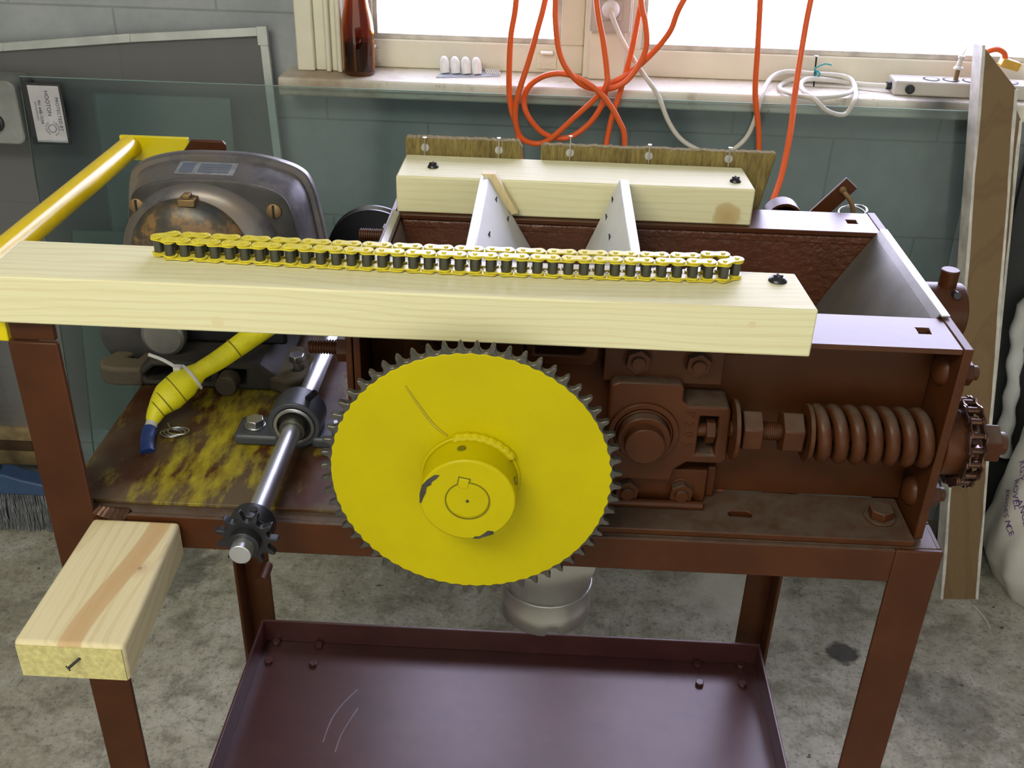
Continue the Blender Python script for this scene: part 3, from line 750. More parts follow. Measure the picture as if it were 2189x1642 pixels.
# adjusting sprocket with its small chain outside the right end plate
AX = MX1 + 0.008
adj = MB().cyl((AX, 0.797, 1.004), (AX + 0.018, 0.797, 1.004), 0.030, n=36).build('adjuster_hub', M['red'], mill, bevel=0.0012)
g = []
for i in range(16):
    a = 2 * PI * i / 16
    for da, rr in ((-0.10, 0.031), (-0.04, 0.036), (0.04, 0.036), (0.10, 0.031)):
        g.append((0.797 + rr * math.cos(a + da), 1.004 + rr * math.sin(a + da)))
MB().prism(g, 'yz', AX + 0.0185, AX + 0.0245).build('adjuster_sprocket', M['oily'], mill)
ch = MB()
for i in range(18):
    a = 2 * PI * i / 18; p = Vector((0, math.cos(a), math.sin(a))); q = Vector((0, math.cos(a + 2 * PI / 18), math.sin(a + 2 * PI / 18)))
    ctr = Vector((AX + 0.0215, 0.797, 1.004))
    ch.cyl(ctr + p * 0.0365 + Vector((-0.007, 0, 0)), ctr + p * 0.0365 + Vector((0.007, 0, 0)), 0.0032, n=12)
    off = 0.0064 if i % 2 else 0.0048
    for sgn in (-1, 1):
        mid = ctr + (p + q) * 0.5 * 0.0365; d = (q - p).normalized(); nn = Vector((1, 0, 0)); rad = nn.cross(d)
        for k in (0,):
            vs = []
            for xx in (off, off + 0.0013):
                for (u, w) in ((-0.0098, -0.003), (-0.006, -0.0048), (0, -0.0036), (0.006, -0.0048), (0.0098, -0.003), (0.0098, 0.003), (0.006, 0.0048), (0, 0.0036), (-0.006, 0.0048), (-0.0098, 0.003)):
                    vs.append(mid + d * u + rad * w + nn * sgn * xx)
            ch._add(vs, [tuple(range(10)), tuple(range(19, 9, -1))] + [(j, (j + 1) % 10, 10 + (j + 1) % 10, 10 + j) for j in range(10)])
ch.build('adjuster_chain', M['oily'], mill)
MB().cyl((AX + 0.024, 0.797, 1.004), (AX + 0.030, 0.797, 1.004), 0.020, n=30).hexa((AX + 0.030, 0.797, 1.004), (AX + 0.052, 0.797, 1.004), 0.0185, phase=PI / 6).build('adjuster_nut', M['red_dusty'], mill, bevel=0.001)
MB().cyl((AX + 0.052, 0.797, 1.004), (AX + 0.060, 0.797, 1.004), 0.0105, n=20).build('stud_end', M['red_dusty'], mill, bevel=0.001)
# rear adjuster hub
rh = MB().cyl((AX, 1.000, 1.036), (AX + 0.078, 1.000, 1.036), 0.030, n=40).build('rear_hub', M['red'], mill, bevel=0.0015)
MB().cyl((AX + 0.060, 1.0, 1.062), (AX + 0.060, 1.0, 1.083), 0.0092, n=24).build('hub_pin', M['red'], rh, bevel=0.0012)
MB().cyl((AX + 0.064, 0.987, 1.062), (AX + 0.064, 0.978, 1.064), 0.0038, n=14).build('set_screw', M['black_steel'], rh)
# release lever behind the rear flange
lv = MB()
R_ = Matrix.Rotation(-math.atan2(0.041, 0.034), 3, 'Y')
lv.box(0.272, 0.352, 1.1285, 1.1325, 1.087, 1.105, rot=R_, pivot=(0.312, 1.13, 1.096))
lever = lv.build('release_lever', M['red'], mill, bevel=0.0008)
MB().tube([(0.329, 1.122, 1.118), (0.331, 1.120, 1.116), (0.337, 1.118, 1.109), (0.341, 1.117, 1.098), (0.342, 1.117, 1.088)], 0.0028, n=10).lathe([(0.004, 0), (0.0044, 0.002), (0.003, 0.004)], (0.3285, 1.1285, 1.119), (0, -1, 0), 14).build('lever_hook', M['brass'], lever)
rg = MB()
for k in range(2):
    rg.tube([(0.343 + 0.015 * math.cos(a), 1.125 + 0.014 * math.sin(a), 1.0925 + 0.003 * k + 0.004 * math.sin(a + k)) for a in [2 * PI * i / 20 for i in range(21)]], 0.0012, n=8, sub=1)
rg.build('lever_ring', M['zinc'], lever)
MB().ring((0.273, 1.142, 1.074), (0.273, 1.166, 1.074), 0.0215, 0.0185, 36).cyl((0.273, 1.158, 1.074), (0.273, 1.163, 1.074), 0.019, n=30).build('end_cup', M['red'], mill)
MB().box(0.20, 0.345, 1.1315, 1.1375, 1.050, 1.086).box(0.20, 0.345, 1.086, 1.1315, 1.050, 1.056).build('lever_bracket', M['red'], mill, bevel=0.001)

# discharge chute
chute = thing('discharge_chute', (0.02, 0.93, 0.668), 'galvanised square to round chute hanging below the mill behind the yellow sprocket', 'chute')
cs = MB(); n = 48; CXc, CYc = 0.020, 0.932
rows = []
for (kind, z, s_) in (('sq', 0.906, 0.10), ('sq', 0.790, 0.053), ('sq', 0.765, 0.050), ('c', 0.714, 0.0512)):
    row = []
    for i in range(n):
        a = 2 * PI * i / n; cx_, cy_ = math.cos(a), math.sin(a)
        if kind == 'sq': k = s_ / max(abs(cx_), abs(cy_))
        else: k = s_
        row.append((CXc + cx_ * k, CYc + cy_ * k, z))
    rows.append(row)
vs = [p for r_ in rows for p in r_]
cs._add(vs, [(k * n + i, k * n + (i + 1) % n, (k + 1) * n + (i + 1) % n, (k + 1) * n + i) for k in range(3) for i in range(n)])
o = cs.build('transition', M['galv'], chute, sharp=18)
sm = o.modifiers.new('thickness', 'SOLIDIFY'); sm.thickness = 0.0012
notch = MB()
vs = []; fs = []
rowsz = [0.7145, 0.7125, 0.7105, 0.690, 0.670]
for k, z in enumerate(rowsz):
    for i in range(n):
        a = 2 * PI * i / n; rr = 0.0525 if k == 1 else 0.0515
        zz = z
        if k == 4:
            da = (a - (1.5 * PI + 0.20)) / 0.16
            if abs(da) < 1: zz = z + 0.012 * math.sqrt(1 - da * da)
        vs.append((CXc + rr * math.cos(a), CYc + rr * math.sin(a), zz))
for k in range(4):
    for i in range(n): fs.append((k * n + i, k * n + (i + 1) % n, (k + 1) * n + (i + 1) % n, (k + 1) * n + i))
notch._add(vs, fs)
o = notch.build('collar', M['galv'], chute); sm = o.modifiers.new('thickness', 'SOLIDIFY'); sm.thickness = 0.0012

# ------------------------------------------------------------------ big yellow sprocket
SX, SY, SZc = -0.052, 0.710, 1.002
spk = thing('chain_sprocket', (SX, SY, SZc), 'big yellow painted chain sprocket with bare steel teeth in front of the mill', 'sprocket')
NT = 60; PD = 0.0127 / math.sin(PI / NT) / 2; RO = 0.1252
def sprocket_outline(cx, cz, nt_, pr, ro, roller, ph):
    out = []
    for i in range(nt_):
        a = 2 * PI * i / nt_ + ph; step = 2 * PI / nt_
        # seat arc centred on the pitch circle
        ctr = (pr * math.cos(a), pr * math.sin(a))
        for k in range(7):
            b = a + PI + (k - 3) * 0.40
            out.append((cx + ctr[0] + roller * math.cos(b) * 1.0, cz + ctr[1] + roller * math.sin(b)))
        for f, rr in ((0.36, pr + (ro - pr) * 0.45), (0.46, ro), (0.54, ro), (0.64, pr + (ro - pr) * 0.45)):
            out.append((cx + rr * math.cos(a + f * step), cz + rr * math.sin(a + f * step)))
    # the seat points run clockwise locally; sort by angle
    out.sort(key=lambda p: math.atan2(p[1] - cz, p[0] - cx))
    return out
ol = sprocket_outline(SX, SZc, NT, PD, RO, 0.0042, 0.02)
inner = circle2(SX, SZc, 0.112, 80)
MB().prism(ol, 'xz', SY + 0.0006, SY + 0.0066, holes=[inner]).build('tooth_ring', M['tooth_steel'], spk, bevel=0.0012, segs=1)
wob = [(SX + (0.1158 + 0.0006 * math.sin(i * 1.7) + 0.0005 * math.sin(60 * 2 * PI * i / 240)) * math.cos(2 * PI * i / 240), SZc + (0.1158 + 0.0006 * math.sin(i * 1.7)) * math.sin(2 * PI * i / 240)) for i in range(240)]
part_label(MB().prism(wob, 'xz', SY, SY + 0.0072).build('disc', M['yellow'], spk, bevel=0.0005), 'yellow painted disc')
hb = MB().cyl((SX, SY, SZc), (SX, 0.6775, SZc), 0.0388, n=64).build('hub', M['yellow'], spk, bevel=0.0015)
wd = []
for i in range(25):
    a = math.radians(35 + 75 * i / 24); rr = 0.0405 + 0.0006 * math.sin(i * 2.1)
    wd.append((SX + rr * math.cos(a), SY - 0.002, SZc + rr * math.sin(a)))
MB().tube(wd, 0.0042, n=10, sub=2).build('weld_bead', M['yellow'], spk)
MB().ring((SX, SY, SZc), (SX, SY - 0.0022, SZc), 0.0415, 0.0385, 60).build('hub_seam', M['yellow'], spk, bevel=0.001)
MB().ring((SX, 0.6778, SZc), (SX, 0.6768, SZc), 0.0182, 0.0172, 40).build('shaft_gap', plain('dark_olive_gap', (0.16, 0.14, 0.0), 0.5), hb)
R_ = Matrix.Rotation(0.18, 3, 'Y')
MB().box(SX - 0.0072, SX + 0.0008, 0.6765, 0.685, SZc + 0.0125, SZc + 0.0215, rot=R_).build('key', M['yellow'], hb, bevel=0.0006)
kg = MB().box(SX - 0.0082, SX + 0.0018, 0.6771, 0.6778, SZc + 0.0120, SZc + 0.0225, rot=R_)
kg.build('key_gap', bpy.data.materials['dark_olive_gap'], hb)
hs = MB().cyl((SX - 0.006, 0.6945, SZc + 0.0375), (SX - 0.0063, 0.6945, SZc + 0.0390), 0.0036, n=18)
hs.build('set_screw', bpy.data.materials['dark_olive_gap'], hb)
MB().cyl((SX + 0.0378, 0.6945, SZc + 0.0100), (SX + 0.0388, 0.6945, SZc + 0.0102), 0.0034, n=18).build('set_screw', bpy.data.materials['dark_olive_gap'], hb)
def chip(pts): return MB().prism(pts, 'xz', 0.6770, 0.6776)
a0 = [(SX + r_ * math.cos(math.radians(t_)), SZc + r_ * math.sin(math.radians(t_))) for r_, t_ in ((0.0386, 186), (0.0386, 172), (0.0386, 160), (0.0372, 150), (0.0352, 138), (0.0325, 133), (0.0318, 140), (0.0330, 149), (0.0322, 154), (0.0345, 160), (0.0338, 169), (0.0356, 179), (0.0372, 186))]
chip(a0).build('bare_metal_chip', M['tooth_steel'], hb)
a0 = [(SX + r_ * math.cos(math.radians(t_)), SZc + r_ * math.sin(math.radians(t_))) for r_, t_ in ((0.0386, 284), (0.0386, 304), (0.0362, 306), (0.0335, 300), (0.0350, 292), (0.0365, 286), (0.0360, 280), (0.0378, 277))]
chip(a0).build('bare_metal_chip', M['tooth_steel'], hb)
MB().cyl((SX, 0.6772, SZc), (SX, 0.6766, SZc), 0.0014, n=10).build('centre_mark', M['tooth_steel'], hb)
# a run of paint down the disc
run = MB()
run.tube([(SX - 0.052, SY - 0.0001, SZc + 0.085), (SX - 0.042, SY - 0.0001, SZc + 0.068), (SX - 0.030, SY - 0.0001, SZc + 0.050), (SX - 0.019, SY - 0.0001, SZc + 0.040)], [0.0008, 0.0012, 0.0014, 0.001], n=8)
run.build('paint_run', plain('thick_yellow_run', (0.38, 0.31, 0.0), 0.35), spk)

# ------------------------------------------------------------------ drive shaft
JX, JZ = -0.239, 0.943
jk = thing('drive_shaft', (JX, 0.70, JZ), 'bright steel drive shaft with small black sprocket left of the big sprocket', 'shaft')
MB().cyl((JX, 0.668, JZ), (JX, 1.27, JZ), 0.0092, n=28).build('shaft', M['bright_steel'], jk, bevel=0.0006)
sk = MB().prism(sprocket_outline(JX, JZ, 11, 0.0127 / math.sin(PI / 11) / 2, 0.0272, 0.0042, 0.3), 'xz', 0.688, 0.695, holes=[circle2(JX, JZ, 0.0091, 24)]).build('small_sprocket', M['black_steel'], jk, bevel=0.0012)
MB().cyl((JX, 0.6945, JZ), (JX, 0.714, JZ), 0.0200, n=36).build('sprocket_hub', M['black_steel'], sk, bevel=0.001)
MB().cyl((JX, 0.6885, JZ), (JX, 0.679, JZ), 0.0132, n=30).build('sprocket_collar', M['black_steel'], sk, bevel=0.0008)
MB().cyl((JX + 0.004, 0.705, JZ + 0.0190), (JX + 0.0041, 0.705, JZ + 0.0201), 0.0036, n=14).build('set_screw', M['hole'], sk)
pu = MB().lathe([(0.012, 0), (0.012, 0.004), (0.054, 0.006), (0.060, 0.006), (0.060, 0.009), (0.050, 0.015), (0.060, 0.021), (0.060, 0.024), (0.054, 0.024), (0.012, 0.027)], (JX + 0.020, 1.243, 0.968), (0, 1, 0), 56)
pu.build('belt_pulley', M['black_steel'], jk)
# pillow block bearing
pb = thing('pillow_block', (JX, 0.885, 0.918), 'grey pillow block bearing bolted to the motor plate around the shiny shaft', 'bearing')
MB().ring((JX, 0.868, JZ), (JX, 0.902, JZ), 0.0262, 0.0205, 44).box(JX - 0.018, JX + 0.018, 0.872, 0.898, 0.9182, 0.928).build('housing', M['bearing'], pb, bevel=0.0015)
for xa, xb in ((JX - 0.062, JX - 0.016), (JX + 0.016, JX + 0.062)):
    MB().box(xa, xb, 0.866, 0.904, 0.9182, 0.931).build('base_foot', M['bearing'], pb, bevel=0.004, segs=3)
MB().ring((JX, 0.8665, JZ), (JX, 0.9, JZ), 0.0205, 0.0165, 44).build('outer_race', M['zinc'], pb, bevel=0.0006)
MB().ring((JX, 0.872, JZ), (JX, 0.898, JZ), 0.0165, 0.0128, 40).build('seal', M['black_steel'], pb)
MB().ring((JX, 0.858, JZ), (JX, 0.872, JZ), 0.0128, 0.0092, 32).build('inner_collar', M['roller_steel'], pb, bevel=0.0006)
MB().cyl((JX + 0.012, 0.885, JZ + 0.0225), (JX + 0.021, 0.877, JZ + 0.034), 0.0034, n=12).build('grease_nipple', M['black_steel'], pb)
for x in (JX - 0.044, JX + 0.044):
    MB().cyl((x, 0.885, 0.931), (x, 0.885, 0.9325), 0.0105, n=22).hexa((x, 0.885, 0.9325), (x, 0.885, 0.9395), 0.0095, phase=0.3).build('bolt', M['zinc'], pb, bevel=0.0007)

# ------------------------------------------------------------------ motor
MCX, MCZ = -0.362, 1.046
mot = thing('electric_motor', (MCX, 1.12, 0.918), 'old grey cast electric motor with round end cap on the stand behind the long board', 'motor')
HALF = [(0.0, 0.081), (0.040, 0.079), (0.074, 0.0695), (0.0875, 0.054), (0.0945, 0.020), (0.0995, -0.02), (0.099, -0.055), (0.088, -0.078), (0.05, -0.084), (0.0, -0.085)]
def motor_outline(k):
    P = [Vector((-HALF[1][0], HALF[1][1]))] + [Vector(p) for p in HALF] + [Vector((-HALF[-2][0], HALF[-2][1]))]
    right = []
    for i in range(1, len(P) - 2):
        for j in range(5):
            t = j / 5; p0, p1, p2, p3 = P[i - 1], P[i], P[i + 1], P[i + 2]
            right.append(0.5 * ((2 * p1) + (-p0 + p2) * t + (2 * p0 - 5 * p1 + 4 * p2 - p3) * t * t + (-p0 + 3 * p1 - 3 * p2 + p3) * t ** 3))
    full = [(p.x * k, p.y * k) for p in right] + [(0, HALF[-1][1] * k)] + [(-p.x * k, p.y * k) for p in reversed(right[1:])]
    return full
def loft(sections):
    m = MB(); vs = []; fs = []
    for (y, k_) in sections:
        vs += [(MCX + a, y, MCZ + b_) for a, b_ in motor_outline(k_)]
    n = len(vs) // len(sections)
    for k in range(len(sections) - 1):
        for i in range(n): fs.append((k * n + i, k * n + (i + 1) % n, (k + 1) * n + (i + 1) % n, (k + 1) * n + i))
    fs.append(tuple(range(n))); q = (len(sections) - 1) * n; fs.append(tuple(range(q + n - 1, q - 1, -1)))
    m._add(vs, fs); return m
body = loft([(1.062, 0.965), (1.066, 1.0), (1.106, 1.09)]).build('front_bell', M['cast'], mot)
loft([(1.0605, 0.945), (1.0622, 0.985), (1.0640, 0.985)]).build('bell_face', M['bell_face'], mot)
loft([(1.106, 1.145), (1.1085, 1.165), (1.117, 1.165), (1.120, 1.145)]).build('clamp_ring', M['cast'], mot)
loft([(1.120, 1.05), (1.150, 0.92), (1.20, 0.72)]).build('rear_bell', M['cast'], mot)
MB().lathe([(0.092, 0.0), (0.089, 0.006), (0.080, 0.012), (0.066, 0.016)], (MCX - 0.012, 1.0610, MCZ - 0.016), (0, -1, 0), 64).build('end_shield', M['cast'], mot)
cap = MB().lathe([(0.0665, 0.0), (0.0660, 0.004), (0.060, 0.012), (0.046, 0.019), (0.028, 0.023), (0.008, 0.0245)], (MCX - 0.021, 1.0465, MCZ - 0.003), (0, -1, 0), 64).build('end_cap', M['cap'], mot)
MB().box(-0.387, -0.369, 1.034, 1.050, MCZ + 0.058, MCZ + 0.066).box(-0.382, -0.374, 1.036, 1.046, MCZ + 0.066, MCZ + 0.071).build('cap_clip', M['brass'], cap, bevel=0.001)
for (x, z) in ((-0.441, 1.094), (-0.292, 1.094)):
    s_ = MB().lathe([(0.0085, 0), (0.008, 0.002), (0.005, 0.0035)], (x, 1.0600, z), (0, -1, 0), 24).build('bell_screw', M['brass'], mot)
    MB().box(x - 0.0012, x + 0.0012, 1.0558, 1.0570, z - 0.0075, z + 0.0075).build('slot', M['hole'], s_)
# name plate lying on the top of the bell
np_ = MB().box(-0.400, -0.336, 1.071, 1.097, 1.1298, 1.1308, rot=Matrix.Rotation(0.18, 3, 'X')).build('name_plate', plain('worn_aluminium_plate', (0.30, 0.31, 0.33), 0.4, 0.5, var=0.3, vscale=80), mot)
pm = MB()
NPR = dict(rot=Matrix.Rotation(0.18, 3, 'X'), pivot=(-0.368, 1.084, 1.1303))
for i in range(4): pm.box(-0.376, -0.342, 1.0745 + 0.0052 * i, 1.0775 + 0.0052 * i, 1.1306, 1.1312, **NPR)
pm.box(-0.396, -0.382, 1.074, 1.094, 1.1306, 1.1312, **NPR)
pm.build('plate_field', plain('dark_plate_field', (0.09, 0.11, 0.15), 0.5), np_)
# cradle, feet and openings under the body
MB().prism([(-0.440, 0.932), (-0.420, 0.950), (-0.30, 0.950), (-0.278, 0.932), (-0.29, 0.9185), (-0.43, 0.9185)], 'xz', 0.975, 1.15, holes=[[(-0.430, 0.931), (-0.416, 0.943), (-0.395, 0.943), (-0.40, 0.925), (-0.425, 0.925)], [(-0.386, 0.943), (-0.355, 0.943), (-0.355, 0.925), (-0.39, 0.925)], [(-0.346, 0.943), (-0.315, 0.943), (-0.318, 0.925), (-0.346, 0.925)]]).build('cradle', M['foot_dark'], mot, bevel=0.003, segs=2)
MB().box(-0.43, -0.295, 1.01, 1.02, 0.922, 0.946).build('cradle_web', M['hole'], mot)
def foot(pts, hole, z=0.022):
    return MB().prism(pts, 'xy', 0.9185, 0.9185 + z, holes=[hole])
foot([(-0.482, 0.988), (-0.476, 0.975), (-0.46, 0.970), (-0.43, 0.972), (-0.425, 1.05), (-0.455, 1.045)], [(-0.455, 1.0), (-0.442, 0.998), (-0.437, 1.02), (-0.446, 1.024)]).build('foot', M['foot'], mot, bevel=0.004, segs=3)
foot([(-0.292, 0.975), (-0.268, 0.965), (-0.252, 0.975), (-0.249, 1.0), (-0.27, 1.05), (-0.30, 1.05)], circle2(-0.2645, 0.997, 0.0055, 12), 0.018).build('foot', M['foot'], mot, bevel=0.004, segs=3)
MB().hexa((-0.2645, 0.997, 0.9455), (-0.2645, 0.997, 0.9535), 0.0088).cyl((-0.2645, 0.997, 0.920), (-0.2645, 0.997, 0.946), 0.005, n=14).build('foot_bolt', M['zinc'], mot, bevel=0.0008)
MB().lathe([(0.024, 0.0), (0.024, 0.010), (0.020, 0.012)], (-0.407, 1.000, 0.972), (0, -1, 0), 36).build('bearing_cover', M['sheet_grey'], mot, bevel=0.001, sharp=20)
MB().lathe([(0.030, 0.0), (0.034, 0.012), (0.034, 0.045), (0.028, 0.052)], (-0.455, 1.01, 0.958), (0, 1, 0), 32).build('junction_lobe', M['bell_face'], mot)
MB().box(-0.43, -0.28, 1.02, 1.15, 0.951, 0.985).build('saddle', M['black_steel'], mot, bevel=0.004)
MB().cyl((-0.335, 0.98, 0.930), (-0.335, 0.960, 0.930), 0.0115, n=24).build('cradle_boss', M['foot'], mot, bevel=0.001)

# taped cable
cab = thing('taped_cable', (-0.38, 0.842, 0.918), 'yellow taped motor cable with blue taped end entering the motor plate', 'cable')
MB().tube([(-0.288, 0.990, 0.992), (-0.312, 0.972, 0.980), (-0.335, 0.952, 0.968), (-0.352, 0.938, 0.961), (-0.366, 0.925, 0.953), (-0.378, 0.910, 0.945), (-0.386, 0.897, 0.937), (-0.389, 0.886, 0.929)], [0.011, 0.0115, 0.0105, 0.0095, 0.0165, 0.0165, 0.010, 0.0065], n=16, sub=4).build('yellow_tape', M['tape_yellow'], cab)
MB().tube([(-0.3888, 0.887, 0.930), (-0.3895, 0.878, 0.924)], 0.006, n=14, sub=1).build('white_band', M['cord_white'], cab)
MB().tube([(-0.3894, 0.879, 0.925), (-0.388, 0.866, 0.9215), (-0.3835, 0.852, 0.9205), (-0.381, 0.846, 0.9182)], 0.0072, n=16).build('blue_tape', M['tape_blue'], cab)
tie = MB()
tp = Vector((-0.359, 0.932, 0.957)); dirv = Vector((-0.045, -0.039, -0.027)).normalized()
a_, b_, _ = axis_basis(dirv)
tie.tube([tp + (a_ * math.cos(t_) + b_ * math.sin(t_)) * 0.0145 for t_ in [2 * PI * i / 24 for i in range(25)]], 0.0018, n=8, sub=1)
tie.box(-0.3745, -0.3675, 0.924, 0.931, 0.965, 0.972)
tie.tube([(-0.371, 0.928, 0.969), (-0.386, 0.930, 0.977), (-0.4005, 0.931, 0.982)], 0.0018, n=8)
tie.build('cable_tie', M['white_plastic'], cab)
tape_dirt = plain('grimy_tape_edge', (0.14, 0.12, 0.01), 0.6)
for (p, r_) in (((-0.372, 0.918, 0.949), 0.0167), ((-0.386, 0.898, 0.9375), 0.0105), ((-0.322, 0.964, 0.975), 0.0116), ((-0.381, 0.905, 0.942), 0.0140)):
    MB().tube([Vector(p) + (a_ * math.cos(t_) + b_ * math.sin(t_)) * (r_ + 0.0002) for t_ in [2 * PI * i / 24 for i in range(25)]], 0.0005, n=6, sub=1).build('tape_edge', tape_dirt, cab)
clip = MB()
for k in range(3):
    clip.tube([(-0.369 + 0.011 * math.cos(t_) + 0.004 * k, 0.880 + 0.007 * math.sin(t_), 0.9205 + 0.0015 * k) for t_ in [2 * PI * i / 14 for i in range(15)]], 0.0009, n=6, sub=1)
clip.tube([(-0.376, 0.893, 0.924), (-0.370, 0.884, 0.921)], 0.0008, n=6, sub=1)
tag(clip.build('wire_ring', M['zinc'], None, origin=(-0.369, 0.88, 0.918)), 'small tangled wire ring lying on the oversprayed motor plate beside the cable', 'wire ring')

# ------------------------------------------------------------------ timber
def screw_head(x, y, z, parent, r=0.0078):
    s_ = MB().lathe([(r, 0), (r * 0.96, 0.0012), (r * 0.7, 0.0034), (r * 0.25, 0.0044)], (x, y, z), (0, 0, 1), 24).build('screw', M['screw'], parent)
    MB().box(x - 0.004, x + 0.004, y - 0.0008, y + 0.0008, z + 0.0040, z + 0.0050).box(x - 0.0008, x + 0.0008, y - 0.004, y + 0.004, z + 0.0040, z + 0.0050).build('screw_recess', M['hole'], s_)
BT = 1.150
lbx = thing('long_board', (-0.11, 0.784, 1.108), 'long pale pine board laid across the front of the mill under the yellow chain', 'board')
lb2 = MB().prism([(-0.446, 0.7465), (0.2165, 0.7465), (0.2115, 0.8175), (-0.448, 0.8215)], 'xy', 1.1082, BT).build('timber', M['pine_long'], lbx, bevel=0.0016, origin=(-0.11, 0.784, 1.129))
screw_head(0.194, 0.800, BT, lbx)
bbx = thing('rear_board', (0.03, 1.07, 1.108), 'short pale pine board screwed to the rear edge of the hopper', 'board')
MB().prism([(-0.155, 1.034), (0.2135, 1.034), (0.2105, 1.105), (-0.1535, 1.107)], 'xy', 1.1082, 1.1475).build('timber', M['pine_back'], bbx, bevel=0.0018, origin=(0.03, 1.07, 1.128))
screw_head(-0.120, 1.066, 1.1475, bbx, 0.006); screw_head(0.196, 1.057, 1.1475, bbx, 0.006)
blk = thing('wood_block', (-0.355, 0.67, 0.872), 'short pine block with a knot jutting forward from the left front post', 'wood block')
MB().prism([(-0.4005, 0.591), (-0.313, 0.591), (-0.3195, 0.7505), (-0.3995, 0.7505)], 'xy', 0.872, 0.910).build('timber', M['pine_block'], blk, bevel=0.004, segs=3, origin=(-0.356, 0.67, 0.891))
part_label(MB().box(-0.3985, -0.315, 0.5902, 0.5912, 0.875, 0.907).build('end_grain', M['end_grain'], blk), 'rough yellowish end grain face')
nl = MB().cyl((-0.349, 0.5905, 0.8965), (-0.3555, 0.5825, 0.8935), 0.0012, n=10).cyl((-0.3555, 0.5825, 0.8935), (-0.3561, 0.5818, 0.8932), 0.0028, n=12)
nl.build('bent_nail', M['screw'], blk)

# hopper divider panels and batten
p1 = MB().prism([(-0.0585, 1.1545), (-0.0675, 1.1535), (-0.0245, 1.066), (-0.0105, 1.072)], 'xz', 0.823, 1.0275)
tag(p1.build('divider_panel', M['white_panel'], None, bevel=0.0008, origin=(-0.04, 0.92, 1.066)), 'left white sloping divider panel in the hopper with a wooden strip at its top', 'panel', 'hopper divider panels')
p2 = MB().prism([(0.0745, 1.1555), (0.0835, 1.1545), (0.0545, 1.068), (0.0415, 1.072)], 'xz', 0.823, 1.0275)
tag(p2.build('divider_panel', M['white_panel'], None, bevel=0.0008, origin=(0.06, 0.92, 1.066)), 'right white sloping divider panel in the hopper nearer the grey sheet end', 'panel', 'hopper divider panels')
st = MB().prism([(-0.0660, 1.1575), (-0.0520, 1.1575), (-0.0275, 1.1170), (-0.0345, 1.1150)], 'xz', 1.0205, 1.0325)
tag(st.build('wood_batten', M['pine_strip'], None, bevel=0.0006, origin=(-0.045, 1.026, 1.115)), 'thin wooden strip slanting down the face of the rear board beside the left panel', 'wooden strip')
p1o, p2o = [o_ for o_ in C.objects if o_.name.startswith('divider_panel')]
for pan, nrm_, pts_ in ((p1o, Vector((0.0825, 0, 0.048)).normalized(), ((-0.0496, 0.9958, 1.1392), (-0.0506, 0.8977, 1.1408), (-0.0375, 0.9973, 1.1184))),
                        (p2o, Vector((-0.0835, 0, 0.033)).normalized(), ((0.0677, 1.0118, 1.1383), (0.0621, 0.9997, 1.1242), (0.063, 0.9404, 1.1264)))):
    for p_ in pts_:
        v_ = Vector(p_)
        MB().cyl(v_ - nrm_ * 0.001, v_ + nrm_ * 0.0008, 0.0017, n=10).cyl(v_ + nrm_ * 0.0003 + Vector((0, -0.003, -0.002)), v_ + nrm_ * 0.0008 + Vector((0, 0.003, 0.002)), 0.0007, n=6).build('panel_pin', M['screw'], pan)

# fibre flaps nailed behind the rear board
def flap(outline, label):
    t_ = thing('fibre_flap', (outline[0][0], 1.115, 1.05), label, 'fibre board strip', 'brown fibre flaps behind the rear board')
    m = MB()
    # rough top edge
    m.prism(outline, 'xz', 1.1085, 1.1215)
    m.build('board', M['fibre'], t_, bevel=0.002)
    return t_
def rough_top(x0, x1, z, n):
    return [(x1 + (x0 - x1) * i / n, z + random.uniform(-0.0007, 0.0007)) for i in range(1, n)]
f1 = flap([(-0.1545, 1.06), (-0.0275, 1.06), (-0.0275, 1.158), (-0.032, 1.1655)] + rough_top(-0.1545, -0.032, 1.1652, 60) + [(-0.1545, 1.1645)], 'short brown fibre board strip nailed along the left of the rear board')
f2 = flap([(-0.0075, 1.06), (0.228, 1.06), (0.2465, 1.162)] + rough_top(-0.0075, 0.2465, 1.1625, 110) + [(-0.0075, 1.160)], 'long brown fibre board strip running past the right end of the rear board')
for (x, tall, ft) in ((-0.133, 0.0005, f1), (-0.053, 0.003, f1), (0.024, 0.008, f2), (0.109, 0.002, f2), (0.195, 0.002, f2)):
    MB().cyl((x, 1.1055, 1.1478), (x, 1.1055, 1.166 + tall), 0.0007, n=8).cyl((x, 1.1055, 1.166 + tall), (x, 1.1055, 1.1668 + tall), 0.0022, n=12).build('nail', M['zinc'], ft)
    MB().lathe([(0.0046, 0), (0.0042, 0.0012), (0.002, 0.0016)], (x, 1.1078, 1.1555), (0, -1, 0), 18).build('plastic_washer', M['clear'], ft)

